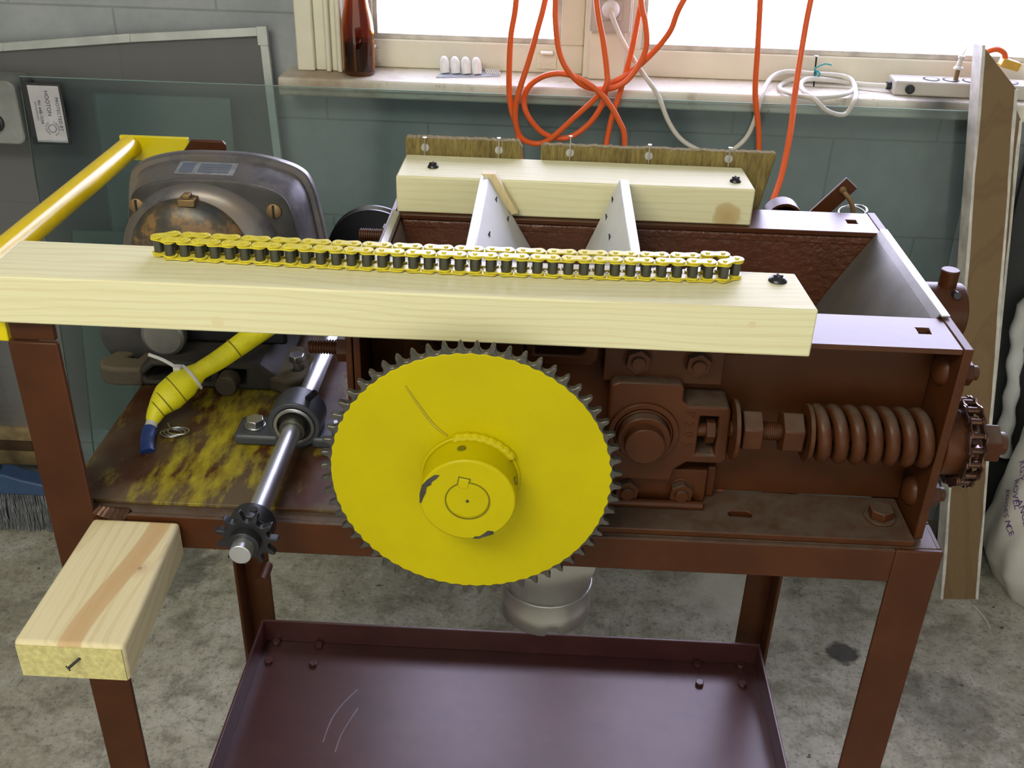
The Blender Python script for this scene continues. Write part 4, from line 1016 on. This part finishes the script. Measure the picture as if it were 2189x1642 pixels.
# ------------------------------------------------------------------ the drive chain lying on the long board
chain = thing('drive_chain', (-0.078, 0.794, BT), 'yellow painted roller chain folded double along the top of the long board', 'chain')
pins = []
NN = 37; PT = 0.0127; x0 = -0.0807 - PT * (NN - 1) / 2
def bow(x): return 0.7885 + 0.006 * ((x + 0.078) / 0.23) ** 2
for i in range(NN): x = x0 + PT * i; pins.append((x, bow(x)))
xr = x0 + PT * (NN - 1)
pins.append((xr + 0.0108, bow(xr) + 0.0070))
for i in range(NN - 1, -1, -1): x = x0 + PT * i; pins.append((x + 0.0005, bow(x) + 0.0124 + (0.004 if i >= NN - 2 else 0.0)))
pins.append((x0 - 0.0108, bow(x0) + 0.0060))
def plate_outline(L, r, waist):
    out = []
    for cx_, a0_, a1_ in ((L / 2, -PI / 2 + 0.35, PI / 2 - 0.35), ):
        pass
    for i in range(9): a = -PI / 2 * 0.80 + PI * 0.80 * i / 8; out.append((L / 2 + r * math.cos(a), r * math.sin(a)))
    out.append((0, waist))
    for i in range(9): a = PI - PI / 2 * 0.80 + PI * 0.80 * i / 8; out.append((-L / 2 + r * math.cos(a), r * math.sin(a)))
    out.append((0, -waist))
    return out
def link_mesh(name, z_low, z_high, th, pin, mat, r=0.0059):
    m = MB(); ol_ = plate_outline(PT, r, 0.0042)
    for z in (z_low, z_high): m.prism(ol_, 'xy', z, z + th)
    if pin:
        for sx in (-PT / 2, PT / 2):
            m.cyl((sx, 0, z_low - 0.0006), (sx, 0, z_high + th + 0.0010), 0.0019, n=12)
    me = m.build(name, mat, None, bevel=0.0003, segs=1)
    return me
outer = link_mesh('outer_link', 0.0009, 0.0165, 0.0014, True, M['yellow_chain'])
inner_l = link_mesh('inner_link', 0.0026, 0.0148, 0.0014, False, M['yellow_chain'])
roller = MB().cyl((0, 0, 0.0041), (0, 0, 0.0147), 0.0041, n=20).build('link_roller', M['roller_steel'])
first_o = first_i = True
NP = len(pins)
for i in range(NP):
    a = Vector((*pins[i], 0)); b_ = Vector((*pins[(i + 1) % NP], 0)); mid = (a + b_) / 2; ang = math.atan2(b_.y - a.y, b_.x - a.x)
    src = outer if i % 2 == 0 else inner_l
    if (i % 2 == 0 and first_o) or (i % 2 == 1 and first_i):
        ob = src
        if i % 2 == 0: first_o = False
        else: first_i = False
    else:
        ob = src.copy(); C.objects.link(ob)
    ob.parent = chain; ob.location = Vector((mid.x, mid.y, BT)) - chain.location; ob.rotation_euler = (0, 0, ang)
    if i % 2 == 1:
        for sx in (-PT / 2, PT / 2):
            if i == 1 and sx < 0: rb = roller
            else: rb = roller.copy(); C.objects.link(rb)
            rb.parent = ob; rb.location = (sx, 0, 0)

# ------------------------------------------------------------------ things on the sill and at the window
bot = thing('beer_bottle', (-0.366, 2.016, 1.012), 'brown glass beer bottle standing on the left end of the window sill', 'bottle')
BP = [(0.026, 0.0), (0.0295, 0.003), (0.0305, 0.008), (0.0305, 0.080), (0.0296, 0.091), (0.0268, 0.107), (0.0232, 0.123), (0.0205, 0.140), (0.0178, 0.160), (0.0150, 0.182), (0.0135, 0.200), (0.0132, 0.210), (0.0138, 0.212), (0.0138, 0.222), (0.0125, 0.226)]
vs = BP + [(0.0095, 0.226), (0.0105, 0.20), (0.0122, 0.182), (0.0150, 0.160), (0.0177, 0.140), (0.0204, 0.123), (0.0240, 0.107), (0.0268, 0.091), (0.0278, 0.080), (0.0278, 0.010), (0.020, 0.006)]
MB().lathe(vs, (-0.366, 2.016, 1.0121), (0, 0, 1), 48).build('glass', M['amber'], bot, sharp=60)
MB().lathe([(0.019, 0.0065), (0.0270, 0.0105), (0.0272, 0.062), (0.0268, 0.0625)], (-0.366, 2.016, 1.0121), (0, 0, 1), 40).build('liquid', M['liquid'], bot)
# card of bulbs
cd = MB().prism([(-0.218, 2.004), (-0.100, 2.030), (-0.096, 2.066), (-0.205, 2.060)], 'xy', 1.0122, 1.0142)
tag(cd.build('bulb_card', plain('silver_blue_card', (0.45, 0.50, 0.62), 0.25, var=0.2, vscale=60), None, origin=(-0.15, 2.035, 1.0122)), 'silver backing card under the four white bulbs on the sill', 'package')
for i in range(4):
    x = -0.203 + 0.0205 * i
    tag(MB().lathe([(0.0085, 0.0), (0.0095, 0.006), (0.0098, 0.014), (0.0092, 0.022), (0.0070, 0.028), (0.0040, 0.0315), (0.001, 0.0325)], (x, 2.034, 1.0143), (-0.12, 0.30, 0.9), 24).build('light_bulb', M['bulb'], None, origin=(x, 2.034, 1.0142)),
        ['white bulb farthest left on the silver card on the sill', 'white bulb second from the left on the silver card', 'white bulb third from the left on the silver card', 'white bulb farthest right of the four on the silver card'][i], 'light bulb', 'white bulbs on the card')
hl = MB()
for i in range(7): hl.cyl((-0.122 + 0.004 * i, 2.040, 1.0142), (-0.128 + 0.004 * i, 2.062, 1.019), 0.0016, n=8)
tag(hl.build('bulb_holder', M['white_plastic'], None, origin=(-0.115, 2.05, 1.0142)), 'small ribbed white plastic holder at the right end of the bulb card', 'package')

# extension cords
A = [(-0.063, 1.93, 1.32), (-0.067, 1.93, 1.171), (-0.075, 1.93, 1.107), (-0.076, 1.928, 1.027), (-0.071, 1.925, 0.981), (-0.055, 1.92, 0.925), (-0.045, 1.90, 0.80), (-0.05, 1.86, 0.5), (-0.05, 1.84, 0.25)]
BD = [(0.010, 1.925, 1.32), (-0.016, 1.922, 1.174), (-0.027, 1.92, 1.126), (-0.041, 1.918, 1.07), (-0.058, 1.915, 1.011), (-0.063, 1.918, 0.976), (-0.058, 1.92, 0.942), (-0.044, 1.922, 0.923), (-0.019, 1.925, 0.917), (0.005, 1.92, 0.929), (0.046, 1.915, 0.971), (0.084, 1.91, 1.011), (0.1, 1.905, 1.036), (0.099, 1.91, 1.06), (0.09, 1.915, 1.107), (0.073, 1.92, 1.177), (0.055, 1.925, 1.32)]
Cc = [(0.002, 1.91, 1.32), (0.002, 1.908, 1.177), (0.005, 1.905, 1.13), (0.014, 1.902, 1.087), (0.032, 1.9, 1.056), (0.061, 1.908, 1.031), (0.098, 1.922, 1.023), (0.133, 1.926, 1.035), (0.157, 1.93, 1.066), (0.168, 1.932, 1.102), (0.162, 1.935, 1.142), (0.152, 1.938, 1.177), (0.13, 1.94, 1.32)]
E_ = [(0.30, 1.92, 1.32), (0.225, 1.925, 1.181), (0.206, 1.931, 1.124), (0.169, 1.940, 1.073), (0.134, 1.943, 1.043), (0.105, 1.938, 1.025), (0.096, 1.930, 0.992), (0.073, 1.930, 0.955), (0.035, 1.928, 0.929), (-0.007, 1.930, 0.934), (-0.038, 1.929, 0.965), (-0.048, 1.933, 0.996), (-0.036, 1.929, 1.025), (-0.007, 1.92, 1.045), (0.027, 1.911, 1.05), (0.063, 1.902, 1.039), (0.096, 1.896, 1.016), (0.126, 1.890, 0.976), (0.14, 1.887, 0.934), (0.142, 1.88, 0.80), (0.13, 1.86, 0.5), (0.125, 1.84, 0.25)]
Ff = [(0.175, 1.95, 1.32), (0.154, 1.948, 1.175), (0.143, 1.948, 1.086), (0.128, 1.945, 1.012), (0.112, 1.935, 0.944), (0.100, 1.92, 0.80), (0.09, 1.88, 0.5)]
ec = thing('extension_cord', (0.05, 1.92, 0.9), 'orange extension cord looped and knotted in front of the window post', 'cord')
for st_ in (A, BD, Cc, E_, Ff):
    MB().tube(st_, 0.0052, n=12, sub=8).build('cord_strand', M['orange'], ec)
G_ = [(0.345, 1.93, 1.32), (0.358, 1.93, 1.185), (0.365, 1.93, 1.106), (0.372, 1.93, 1.023), (0.391, 1.93, 0.937), (0.40, 1.92, 0.80), (0.40, 1.87, 0.5), (0.40, 1.85, 0.25)]
H_ = [(0.455, 1.93, 1.32), (0.442, 1.917, 1.19), (0.437, 1.904, 1.114), (0.43, 1.871, 1.04), (0.423, 1.829, 0.986), (0.41, 1.786, 0.923), (0.391, 1.743, 0.881), (0.372, 1.70, 0.84), (0.358, 1.66, 0.76), (0.355, 1.65, 0.55), (0.358, 1.65, 0.28)]
tag(MB().tube(G_, 0.0052, n=12, sub=8).build('extension_cord', M['orange'], None, origin=(0.40, 1.9, 0.5)), 'straight orange cord hanging just left of the coiled white cord', 'cord')
tag(MB().tube(H_, 0.0054, n=12, sub=8).build('extension_cord', M['orange'], None, origin=(0.34, 1.62, 0.78)), 'rightmost hanging orange cord curving down behind the hopper past the coiled white cord', 'cord')

# power strip
ps = thing('power_strip', (0.72, 2.02, 1.012), 'beige metal power strip on the sill left of the tall plank with coiled white cord', 'power strip')
MB().box(0.640, 0.93, 1.996, 2.050, 1.0128, 1.040, rot=Matrix.Rotation(-0.035, 3, 'Z'), pivot=(0.64, 2.0, 1.02)).build('case', M['strip_grey'], ps, bevel=0.004, segs=3)
MB().cyl((0.668, 1.9945, 1.026), (0.668, 1.9895, 1.026), 0.0085, n=24).cyl((0.668, 1.9895, 1.026), (0.668, 1.987, 1.026), 0.0055, n=20).build('reset_button', M['black_steel'], ps, bevel=0.0006)
MB().cyl((0.641, 2.02, 1.025), (0.632, 2.02, 1.025), 0.0075, n=18).build('cord_grommet', M['black_steel'], ps, bevel=0.001)
for i in range(5):
    x = 0.712 + 0.036 * i; y = 2.020 - 0.035 * (x - 0.64)
    s_ = MB().cyl((x, y, 1.0398), (x, y, 1.0408), 0.0155, n=28).build('outlet', M['black_steel'], ps)
    MB().cyl((x, y, 1.0406), (x, y, 1.0412), 0.0115, n=28).build('outlet_face', M['strip_grey'], s_)
W = [(0.103, 2.0, 1.148), (0.112, 1.986, 1.126), (0.131, 1.973, 1.093), (0.164, 1.958, 1.05), (0.197, 1.948, 1.011), (0.223, 1.943, 0.961), (0.252, 1.941, 0.928), (0.298, 1.94, 0.907), (0.333, 1.94, 0.907), (0.365, 1.94, 0.933), (0.380, 1.944, 0.968), (0.388, 1.952, 1.012), (0.414, 2.02, 1.030), (0.447, 2.05, 1.037), (0.501, 2.05, 1.035), (0.554, 2.048, 1.033), (0.577, 2.03, 1.020), (0.542, 1.951, 1.024), (0.492, 1.917, 1.024), (0.451, 1.921, 1.024), (0.429, 1.993, 1.018), (0.45, 2.049, 1.018), (0.484, 2.05, 1.029), (0.537, 2.05, 1.034), (0.569, 2.04, 1.030), (0.564, 1.974, 1.022), (0.552, 1.93, 1.016), (0.541, 1.935, 0.99), (0.504, 1.914, 1.0), (0.475, 1.909, 1.022), (0.459, 1.94, 1.030), (0.466, 1.992, 1.03), (0.491, 2.031, 1.03), (0.547, 2.045, 1.024), (0.592, 2.035, 1.022), (0.634, 2.022, 1.024)]
MB().tube(W, 0.0044, n=12, sub=7).build('cord', M['cord_white'], ps)
MB().lathe([(0.017, 0), (0.0165, 0.008), (0.012, 0.014), (0.0065, 0.018)], (0.104, 2.0138, 1.146), (0, -1, 0), 24).build('cord_plug', M['white_plastic'], ps, bevel=0.002)
# nail with twist tie
nt1 = thing('nail', (0.503, 2.045, 1.012), 'tall nail standing in the sill inside the white cord coil', 'nail')
MB().cyl((0.503, 2.045, 1.0118), (0.499, 2.045, 1.068), 0.0016, n=10).build('shank', M['black_steel'], nt1)
MB().cyl((0.499, 2.045, 1.068), (0.499, 2.045, 1.0695), 0.0042, n=14).build('head', M['zinc'], nt1)
tag(MB().tube([(0.500, 2.041, 1.030), (0.503, 2.040, 1.040), (0.498, 2.039, 1.046), (0.505, 2.038, 1.052), (0.515, 2.036, 1.057), (0.527, 2.034, 1.056)], 0.0016, n=8).tube([(0.503, 2.040, 1.044), (0.509, 2.039, 1.038), (0.506, 2.039, 1.030)], 0.0015, n=8).build('twist_tie', M['teal'], None, origin=(0.503, 2.04, 1.03)), 'teal twist tie wrapped on the nail above the white cord', 'twist tie')
# small pointed plug standing in the strip
xp = 0.755
pk = thing('pointed_plug', (xp, 2.012, 1.0408), 'thin pointed white tipped plug standing up in the power strip', 'plug')
MB().cyl((xp, 2.012, 1.0412), (xp, 2.012, 1.062), 0.0042, n=16).build('stem', M['brass'], pk)
MB().lathe([(0.009, 0), (0.0085, 0.003), (0.0055, 0.006), (0.004, 0.018), (0.0062, 0.021), (0.0058, 0.024), (0.002, 0.026)], (xp, 2.012, 1.0615), (0.05, 0, 1), 20).build('cap', M['white_plastic'], pk)
MB().cyl((xp + 0.002, 2.012, 1.087), (xp + 0.010, 2.012, 1.106), 0.0014, 0.0006, n=10).build('tip', M['zinc'], pk)
# orange cord and amber plug behind the plank
oc = thing('orange_plug_lead', (0.80, 2.02, 1.0408), 'short orange lead with amber plug arching above the power strip behind the plank', 'cord')
MB().tube([(0.792, 2.012, 1.041), (0.785, 2.012, 1.062), (0.789, 2.012, 1.080), (0.800, 2.012, 1.094), (0.818, 2.014, 1.099), (0.834, 2.018, 1.092), (0.840, 2.02, 1.080)], 0.0052, n=12).build('lead', M['orange'], oc)
MB().box(0.832, 0.868, 2.010, 2.032, 1.064, 1.080, rot=Matrix.Rotation(0.25, 3, 'Y')).build('plug_body', M['amber_plug'], oc, bevel=0.003)

# ------------------------------------------------------------------ planks leaning at the right
def leaning(name, foot_pts, top_pts, depth, mat, label, cut=0.05, edges=True):
    """foot and top give the left and right front edges on the floor and at the top"""
    fl, frr = Vector(foot_pts[0]), Vector(foot_pts[1]); tl, trr = Vector(top_pts[0]), Vector(top_pts[1])
    nrm = (frr - fl).cross(tl - fl).normalized()
    if nrm.y < 0: nrm = -nrm
    t_ = thing(name, (fl + frr) / 2, label, 'plank', 'planks leaning by the window')
    m = MB(); back = nrm * depth
    vs = [fl, frr, trr, tl, fl + back, frr + back, trr + back, tl + back]
    m._add(vs, [(0, 1, 2, 3), (7, 6, 5, 4), (0, 4, 5, 1), (1, 5, 6, 2), (2, 6, 7, 3), (3, 7, 4, 0)])
    ob = m.build('timber', mat, t_, bevel=0.0015)
    if edges:
        side = (frr - fl).normalized()
        for a0_, a1_, sg in ((fl, tl, -1), (frr, trr, 1)):
            m = MB(); n_ = 40; vs = []; fs = []
            for i in range(n_ + 1):
                q = a0_.lerp(a1_, i / n_); wv = 0.0010 + 0.0008 * math.sin(i * 0.55) + random.uniform(-0.0006, 0.0006)
                inn = q - side * sg * (0.003 + wv) - nrm * 0.0008; out_ = q + side * sg * 0.0015 - nrm * 0.0008
                vs += [inn, out_, out_ + back + nrm * 0.0016, inn + nrm * 0.002]
            for i in range(n_):
                for k in range(4): fs.append((i * 4 + k, i * 4 + (k + 1) % 4, (i + 1) * 4 + (k + 1) % 4, (i + 1) * 4 + k))
            fs += [(0, 1, 2, 3), tuple(n_ * 4 + k for k in (3, 2, 1, 0))]
            m._add(vs, fs); e_ = m.build('painted_edge', M['flaky_white'], t_); part_label(e_, 'flaking white painted edge')
    return t_
leaning('leaning_plank', [(0.889, 1.765, 0.0), (0.968, 1.770, 0.0)], [(0.752, 1.915, 1.125), (0.832, 1.920, 1.050)], 0.036, M['weathered'], 'tall weathered plank with flaking white edges leaning against the sill at right')
leaning('leaning_plank', [(0.972, 1.842, 0.0), (0.990, 1.843, 0.0)], [(0.842, 1.936, 1.02), (0.862, 1.937, 0.99)], 0.016, M['weathered'], 'thin board with white edges leaning just right of the tall weathered plank')

# ------------------------------------------------------------------ sheet glass, screen, panel and sticker on the wall
def pane(name, corners, label, th=0.005, edge='pane_edge_dull', mat='pane_pale'):
    t_ = thing(name, (Vector(corners[0]) + Vector(corners[1])) / 2, label, 'glass sheet', 'glass sheets leaning on the wall')
    MB().sheet(corners, th).build('glass', M[mat], t_)
    c0, c1, c2, c3 = (Vector(p) for p in corners)
    nn = (c1 - c0).cross(c3 - c0).normalized() * th
    for p, q in ((c3, c2), (c0, c3), (c1, c2)):
        m = MB()
        d = (q - p).normalized(); s_ = d.cross(nn).normalized() * 0.0012
        m._add([p - s_ * 0.2, q - s_ * 0.2, q + nn - s_ * 0.2, p + nn - s_ * 0.2, p + s_, q + s_, q + nn + s_, p + nn + s_], [(0, 1, 2, 3), (7, 6, 5, 4), (0, 4, 5, 1), (1, 5, 6, 2), (2, 6, 7, 3), (3, 7, 4, 0)])
        m.build('edge', M[edge if (p, q) == (c3, c2) else 'pane_edge_dull'], t_)
    return t_
pane('glass_sheet', [(-0.997, 1.855, 0.001), (0.790, 1.855, 0.001), (0.790, 1.954, 1.000), (-0.997, 1.954, 1.000)], 'widest green tinted glass sheet leaning against the sill front', edge='pane_edge', mat='pane')
pane('glass_sheet', [(-0.985, 1.880, 0.001), (-0.22, 1.880, 0.001), (-0.22, 1.950, 0.697), (-0.955, 1.950, 0.697)], 'low glass sheet whose top edge shows beside the motor left side')
pane('glass_sheet', [(-0.885, 1.925, 0.001), (-0.62, 1.925, 0.001), (-0.613, 1.988, 0.964), (-0.877, 1.988, 0.964)], 'narrow pale glass sheet behind the yellow handle end')
sc_ = thing('window_screen', (-0.9, 1.99, 0.0), 'insect screen with pale aluminium frame leaning on the wall left of the window', 'window screen')
def scr_pt(x, z): return (x, 1.965 + 0.055 * z, z)
fr_pts = [(-1.30, 1.030), (-1.05, 1.046), (-0.80, 1.071), (-0.538, 1.092)]
m = MB()
for (xa, za), (xb, zb) in zip(fr_pts[:-1], fr_pts[1:]):
    m.sheet([scr_pt(xa, za - 0.016), scr_pt(xb, zb - 0.016), scr_pt(xb, zb), scr_pt(xa, za)], 0.010)
m.sheet([scr_pt(-0.513, 0.2), scr_pt(-0.497, 0.2), scr_pt(-0.538, 1.092), scr_pt(-0.554, 1.092)], 0.010)
m.build('frame', M['alu'], sc_, bevel=0.001)
MB().sheet([scr_pt(-0.556, 1.092 - 0.034), scr_pt(-0.536, 1.092 - 0.034), scr_pt(-0.537, 1.0935), scr_pt(-0.557, 1.0925)], 0.012).build('corner_piece', M['alu'], sc_, bevel=0.001)
MB().sheet([scr_pt(-1.30, 0.2), scr_pt(-0.51, 0.2), scr_pt(-0.552, 1.078), scr_pt(-1.30, 1.018)], 0.0012).build('mesh', M['mesh'], sc_)
pn = thing('electrical_box', (-1.10, 2.03, 0.85), 'grey metal electrical box with rounded corners at the left edge of the wall', 'electrical box')
bx = []
for (cx_, cz_, a0_) in ((-1.016, 0.980, 0), (-1.17, 0.980, PI / 2), (-1.17, 0.891, PI), (-1.016, 0.891, 1.5 * PI)):
    for k in range(7): bx.append((cx_ + 0.016 * math.cos(a0_ + PI / 2 * k / 6), cz_ + 0.016 * math.sin(a0_ + PI / 2 * k / 6)))
MB().prism(bx, 'xz', 1.928, 2.000).build('case', M['grey_metal'], pn, bevel=0.003)
MB().lathe([(0.018, 0), (0.018, 0.006), (0.012, 0.008), (0.010, 0.010)], (-1.051, 1.928, 0.917), (0, -1, 0), 30).build('knob', M['black_steel'], pn)
# sticker
stk = thing('security_sticker', (-1.0, 1.93, 0.91), 'white security company sticker with black border turned on its side by the electrical box', 'sticker')
SXc, SYc, SZs = -0.9500, 1.938, 0.9345
MB().box(SXc - 0.040, SXc + 0.034, SYc, SYc + 0.002, SZs - 0.060, SZs + 0.058).build('border', M['sticker_edge'], stk)
MB().box(SXc - 0.030, SXc + 0.029, SYc - 0.0006, SYc, SZs - 0.055, SZs + 0.053).build('face', M['sticker'], stk)
def side_text(body, size, dx, dz, spacing=1.0, ang=0.0, name='lettering'):
    me = text_mesh(body, size, M['ink'], name, 0.0002, spacing)
    me.transform(Matrix.Rotation(-PI / 2 + ang, 4, 'Z')); me.transform(Matrix.Rotation(PI / 2, 4, 'X'))
    ob = bpy.data.objects.new(name, me); C.objects.link(ob); ob.parent = stk
    ob.location = Vector((SXc + dx, SYc - 0.0009, SZs + dz)) - stk.location
    return ob
side_text('PROTECTED BY', 0.0088, 0.0215, 0.0, 1.05)
side_text('HOOTON', 0.0105, 0.0035, 0.020)
side_text('PH 448-1034', 0.0085, -0.0135, 0.003)
tk = MB()
for i in range(14): tk.box(SXc - 0.0222, SXc - 0.0190 + 0.0004 * (i % 3), SYc - 0.0008, SYc - 0.0006, SZs + 0.022 - 0.0026 * i - 0.0014, SZs + 0.022 - 0.0026 * i)
tk.build('small_print', plain('pale_ink', (0.16, 0.16, 0.22), 0.6), stk)
for word, r_, sgn in (('SECURITY', 0.0125, 1), ('SYSTEMS', 0.0125, -1)):
    n_ = len(word)
    for i, chh in enumerate(word):
        a = (i - (n_ - 1) / 2) * 0.33
        # rotated badge : letters run round a circle
        dx = 0.0035 + sgn * r_ * math.cos(a); dz = -0.028 - r_ * math.sin(a)
        me = text_mesh(chh, 0.0050, M['ink'], 'badge_letter', 0.0002)
        me.transform(Matrix.Rotation(-PI / 2 - sgn * a, 4, 'Z')); me.transform(Matrix.Rotation(PI / 2, 4, 'X'))
        ob = bpy.data.objects.new('badge_letter', me); C.objects.link(ob); ob.parent = stk
        ob.location = Vector((SXc + dx, SYc - 0.0009, SZs + dz)) - stk.location
MB().ring((SXc + 0.0035, SYc - 0.0010, SZs - 0.028), (SXc + 0.0035, SYc - 0.0006, SZs - 0.028), 0.0078, 0.0068, 28).build('badge', M['ink'], stk)

# ------------------------------------------------------------------ broom, tan block
br = thing('broom', (-1.17, 1.86, 0.0), 'blue headed push broom with grey bristles standing behind the left post', 'broom')
MB().tube([(-1.20, 1.868, 0.142), (-1.203, 1.90, 0.36), (-1.215, 1.97, 0.90)], 0.0125, n=18, sub=1).build('handle', plain('grey_handle_paint', (0.19, 0.20, 0.22), 0.35), br)
hdm = MB().prism([(-1.33, 0.100), (-1.045, 0.100), (-1.045, 0.122), (-1.13, 0.140), (-1.165, 0.152), (-1.235, 0.152), (-1.33, 0.128)], 'xz', 1.848, 1.892)
hdm.cyl((-1.20, 1.868, 0.145), (-1.2005, 1.872, 0.185), 0.0185, n=20)
hdm.build('head', M['broom_blue'], br, bevel=0.004, segs=2)
bm_ = MB()
for i in range(900):
    x = random.uniform(-1.325, -1.05); y = random.uniform(1.852, 1.888)
    bm_.cyl((x, y, 0.102), (x + random.uniform(-0.016, 0.012), y + random.uniform(-0.012, 0.008), 0.001), 0.0009, n=4, caps=False)
bs = bm_.build('bristles', M['bristle'], br)
tb = thing('tan_wall_box', (-1.21, 2.03, 0.10), 'rusty tan box low on the wall behind the broom handle', 'box')
MB().box(-1.30, -1.165, 1.99, 2.045, 0.08, 0.215).build('case', M['tan'], tb, bevel=0.003)
MB().box(-1.30, -1.165, 1.985, 1.991, 0.125, 0.150).build('dark_band', plain('dark_rust', (0.08, 0.045, 0.02), 0.7), tb)
MB().lathe([(0.022, 0), (0.022, 0.012), (0.012, 0.016)], (-1.150, 2.045, 0.155), (0, -1, 0), 24).build('round_fitting', M['grey_metal'], tb)

# ------------------------------------------------------------------ bags at the right
bg = thing('printed_bag', (1.13, 1.72, 0.0), 'white plastic bag with purple printing slumped on the floor at right', 'bag')
def bag_surface(a, v):
    t = max(0, v - .30)
    w = .155 * (1 - .08 * (2 * v - .8) ** 2) * (1 - .42 * t); d = .115 * (1 - .10 * (2 * v - .7) ** 2) * (1 - .40 * t)
    w *= min(1.0, .80 + v * 1.2)
    c, s_ = math.cos(a), math.sin(a)
    r = 1 + .035 * math.sin(5 * a + 7 * v) * (.4 + v) + .022 * math.sin(11 * a - 9 * v) + .03 * math.sin(3 * a + 3 * v + 1)
    x = w * r * math.copysign(abs(c) ** .75, c); y = d * r * math.copysign(abs(s_) ** .75, s_)
    return Vector((1.150 + x - .055 * v, 1.83 + y - .01 * v, .43 * v + .012 * math.sin(4 * a) * v))
m = MB(); nu, nv = 96, 48; vs = []; fs = []
for j in range(nv + 1):
    for i in range(nu): vs.append(bag_surface(2 * PI * i / nu, j / nv))
for k in range(1, 5):                                     # gathered top
    for i in range(nu):
        p = bag_surface(2 * PI * i / nu, 1.0); c_ = Vector((1.095, 1.82, 0.43)); q = c_.lerp(p, 1 - k * 0.22)
        vs.append(Vector((q.x, q.y, p.z + 0.012 * k * (1 - 0.10 * k))))
nv += 4
for j in range(nv):
    for i in range(nu): fs.append((j * nu + i, j * nu + (i + 1) % nu, (j + 1) * nu + (i + 1) % nu, (j + 1) * nu + i))
fs.append(tuple(range(nu - 1, -1, -1))); fs.append(tuple(range(nv * nu, nv * nu + nu)))
m._add(vs, fs)
sack = m.build('sack', M['bag'], bg, sharp=80)
def bag_text(body, size, deg, v0, ang):
    """letters wrapped onto the bag's skin at angle deg round it and height v0"""
    me = text_mesh(body, size, M['purple_ink'], 'printing', 0.0)
    bm = bmesh.new(); bm.from_mesh(me)
    bmesh.ops.subdivide_edges(bm, edges=bm.edges[:], cuts=2); bm.to_mesh(me); bm.free()
    R4 = Matrix.Rotation(ang, 4, 'Z')
    for v in me.vertices:
        p = R4 @ v.co
        a, vv = math.radians(deg) + p.x / 0.135, v0 + p.y / 0.43
        e = 0.01; P0 = bag_surface(a, vv)
        n_ = (bag_surface(a + e, vv) - P0).cross(bag_surface(a, vv + e) - P0).normalized()
        v.co = P0 + n_ * 0.0012 - bg.location
    ob = bpy.data.objects.new('printing', me); C.objects.link(ob); ob.parent = bg
for b5 in (('KG.Y', 0.022, 192, 0.73, -0.95), ('ROVEL', 0.022, 198, 0.615, -0.95), ('EDGES M', 0.021, 193, 0.52, -0.95), ('ANCE', 0.022, 212, 0.55, -0.8), ('CE', 0.022, 205, 0.43, -0.7)): bag_text(*b5)
cb_ = MB()
vs = []; fs = []; nu, nv = 16, 30
path = [(1.12, 1.95, 0.655), (1.04, 1.95, 0.635), (0.985, 1.95, 0.60), (0.982, 1.95, 0.52), (0.995, 1.945, 0.43), (1.003, 1.94, 0.35), (1.010, 1.935, 0.27)]
cb_.tube(path, [0.036, 0.034, 0.026, 0.015, 0.013, 0.015, 0.02], n=18, sub=6)
o = cb_.build('plastic_bag', M['clear_bag'], None, origin=(1.02, 1.86, 0.2))
for v in o.data.vertices: v.co += Vector((math.sin(v.co.z * 95 + v.co.x * 60), math.sin(v.co.x * 120), math.sin(v.co.x * 90 + v.co.y * 70))) * 0.003
tag(o, 'twisted milky plastic bag hanging behind the leaning planks at right', 'bag')
dk = MB().sheet([(0.93, 1.955, 0.002), (1.50, 1.955, 0.002), (1.50, 2.035, 0.93), (0.93, 2.035, 0.93)], 0.012)  # added black sheet, standing in for an unidentified dark area
tag(dk.build('dark_panel', plain('black_rubber_sheet', (0.022, 0.024, 0.024), 0.6), None, bevel=0.002, origin=(1.2, 1.96, 0.0)), 'black rubber sheet leaning on the wall behind the bags', 'sheet')
# string on the floor
tag(MB().tube([(0.951, 1.75, 0.0016), (0.958, 1.728, 0.0016), (0.963, 1.70, 0.0016), (0.962, 1.676, 0.0016)], 0.0014, n=8).build('string', M['cord_white'], None, origin=(0.951, 1.75, 0.0)), 'short white string curling on the floor at the foot of the plank', 'string')
